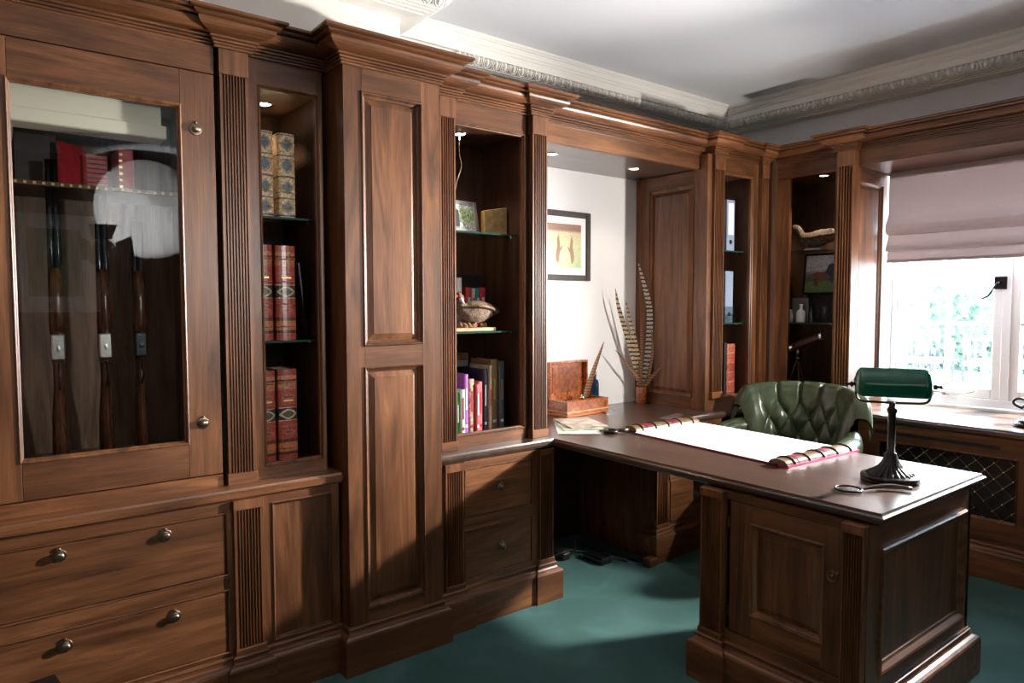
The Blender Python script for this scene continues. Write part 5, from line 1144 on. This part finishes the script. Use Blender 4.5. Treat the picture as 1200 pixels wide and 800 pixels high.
# ------------------------------------------------------------------ downlights in the bookcases
downlight(.925, 2.78, 2.1945, 'round downlight inside the narrow left bookcase', e=9); downlight(1.80, 2.72, 2.1945, 'round downlight inside the middle bookcase', e=8); downlight(3.70, 2.76, 2.1995, 'round downlight inside the corner bookcase with the files', e=.6)
downlight(4.18, 2.25, 2.1995, 'round downlight above the long-billed bird', e=16)

# object on the window seat
t = thing('telephone', 'black stepped round desk ornament on the window seat', 'ornament', (4.31, 1.16, ZC))
b = BM(); lathe(b, [(0, 0), (.092, 0), (.094, .012), (.088, .020), (.078, .022), (.078, .032), (.066, .038), (.050, .042), (.046, .06), (.046, .09), (.056, .10), (.056, .115), (.04, .122), (0, .124)], (4.31, 1.16, ZC), 36); part('body', b, BLACKG, t, smooth=True)
b = BM(); tube(b, curve_pts([(4.28, 1.205, ZC+.095), (4.27, 1.235, ZC+.110), (4.27, 1.245, ZC+.13), (4.28, 1.22, ZC+.145), (4.31, 1.16, ZC+.125)], 14), .007, 8); part('hook', b, BLACKG, t, smooth=True)
t['label'] = 'black round-based object on the window seat at the right edge'; t.name = 'round_ornament'

# white box inside the top of the gun cabinet
b = BM(); box(b, .072, .52, 2.60, 2.70, 2.00, 2.118, .003); box(b, .072, .535, 2.594, 2.70, 1.965, 2.01, .004); solo('light_box', b, CREAM, (.3, 2.65, 1.965), 'cream light pelmet inside the top of the gun cabinet', 'light')

# ------------------------------------------------------------------ near foreground at the lower left
CH = plain('pale_check_fabric', (.42, .35, .32), .9, 0, .12, 8, .3, 500)
t = thing('armchair', 'pale upholstered chair with piped edge in the lower left foreground', 'chair', (.1, 1.35, 0))
a_ = Vector((.318, 1.60, 0)); c_ = Vector((-.20, 1.36, 0)); d_ = (a_-c_).normalized(); n_ = Vector((d_.y, -d_.x, 0))
def slab(p0, d, n, L0, th, z0, z1, rad):
    b = BM(); pts = [(0, z0), (L0, z0)]+[(L0-rad+rad*math.sin(R(90-q)), z1-rad+rad*math.sin(R(q))) for q in range(0, 91, 15)]+[(rad-rad*math.sin(R(q)), z1-rad+rad*math.cos(R(q))) for q in range(0, 91, 15)]
    t_ = bmesh.new(); f = [t_.verts.new(p0+d*u+Vector((0, 0, z))) for u, z in pts]; g = [t_.verts.new(p0+d*u+n*th+Vector((0, 0, z))) for u, z in pts]; n2 = len(pts)
    for i in range(n2): t_.faces.new((f[i], f[(i+1) % n2], g[(i+1) % n2], g[i]))
    t_.faces.new(f); t_.faces.new(g); bmesh.ops.recalc_face_normals(t_, faces=t_.faces[:]); bmesh.ops.bevel(t_, geom=[e for e in t_.edges if len(e.link_faces) == 2 and e.calc_face_angle() > .8], offset=.02, segments=3, affect='EDGES')
    merge(b, t_); return b
part('backrest', slab(c_, d_, n_, (a_-c_).length, 
     .09, .30, .622, .07), CH, t, smooth=False)
part('seat', slab(c_+n_*.09+d_*.02, d_, n_, .53, .46, .30, .44, .03), CH, t)
for u_, v_ in ((.04, .05), (.51, .05), (.06, .50), (.50, .50)):
    q = c_+d_*u_+n_*v_; part('leg', box(BM(), q.x-.018, q.x+.018, q.y-.018, q.y+.018, 0, .31, .003), WZ, t)
t = thing('side_table', 'small dark side table mostly below the frame at lower left', 'table', (-.12, 1.88, 0))
part('tabletop', box(BM(), -.33, .10, 1.70, 2.04, .455, .48, .004), WX, t)
for sx in (-.30, .07):
    for sy in (1.73, 2.01): part('leg', box(BM(), sx-.015, sx+.015, sy-.015, sy+.015, 0, .455), WZ, t)
t = thing('tablet', 'black glossy tablet with pale edge at the lower left corner', 'tablet', (0, 1.9, .48))
mt_ = Matrix.Translation((.127, 2.02, .4802)) @ Matrix.Rotation(R(8), 4, 'Z')
for (nm, z0, z1, mt2) in (('body', 0, .012, plain('tablet_edge', (.30, .36, .45), .3, .5)), ('screen', .012, .015, BLACKG)):
    b = box(BM(), -.26, 0, -.20, 0, z0, z1, .001); bmesh.ops.transform(b, matrix=mt_, verts=b.verts); part(nm, b, mt2, t)

# ------------------------------------------------------------------ what the cabinet glass reflects, behind the camera
t = thing('framed_picture', 'dark-framed picture with green landscape on the wall behind the camera', 'picture', (.58, YS+.02, 1.25))
for q in ((.15, .25, 1.25, 2.30), (.92, 1.02, 1.25, 2.30), (.25, .92, 1.25, 1.34), (.25, .92, 2.21, 2.30)): part('frame_bar', box(BM(), q[0], q[1], YS, YS+.04, q[2], q[3], .004), WZ, t)
part('mount', box(BM(), .25, .92, YS+.005, YS+.015, 1.34, 2.21), PAPER, t); part('picture', box(BM(), .38, .79, YS+.016, YS+.018, 1.48, 2.08), plain('landscape_green', (.12, .25, .06), .5, 0, .5, 5), t)
t = thing('studio_lamp', 'black studio lamp with barn doors on a stand behind the camera', 'lamp', (.72, -.42, 0))
sp0 = Vector((.72, -.42, 1.78)); dr_ = (Vector((1.22, -1.55, 2.25))-sp0).normalized()
mq = Matrix.Translation(sp0) @ dr_.to_track_quat('Z', 'Y').to_matrix().to_4x4()
b = BM(); lathe(b, [(0, -.16), (.06, -.15), (.075, -.12), (.08, 0), (.075, .0), (.07, -.02), (0, -.03)], (0, 0, 0), 20); bmesh.ops.transform(b, matrix=mq, verts=b.verts); part('housing', b, BLACK, t, smooth=True)
for k in range(4):
    b = BM(); poly(b, [(-.06, .08, 0), (.06, .08, 0), (.09, .17, .06), (-.09, .17, .06)]); bmesh.ops.transform(b, matrix=mq @ Matrix.Rotation(PI/2*k, 4, 'Z'), verts=b.verts); part('barn_door', b, BLACK, t)
b = BM(); tube(b, [(.72, -.42, 1.68), (.72, -.42, .5)], .012, 8); part('stand_pole', b, BLACK, t)
for k in range(3):
    a = R(120*k+30); b = BM(); tube(b, [(.72, -.42, .55), (.72+.4*math.cos(a), -.42+.4*math.sin(a), .012)], .009, 6); part('leg', b, BLACK, t)
lamp('studio_beam', 'SPOT', sp0+dr_*.02, (1.22, -1.55, 2.25), 330, (1, .97, .93), spot_size=R(42), spot_blend=.35, shadow_soft_size=.04)
t = thing('photo_reflector', 'white fabric studio reflector behind the camera', 'reflector', (1.22, -1.55, 0))
b = BM(); lathe(b, [(0, 0), (.42, 0), (.42, .012), (0, .012)], (0, 0, 0), 36); bmesh.ops.transform(b, matrix=Matrix.Translation((1.22, -1.55, 2.22)) @ Matrix.Rotation(R(90), 4, 'X'), verts=b.verts); part('fabric_disc', b, PAPER, t)
b = BM(); tube(b, [(1.22, -1.545, 1.81), (1.22, -1.545, .0)], .012, 8); part('stand_pole', b, BLACK, t)
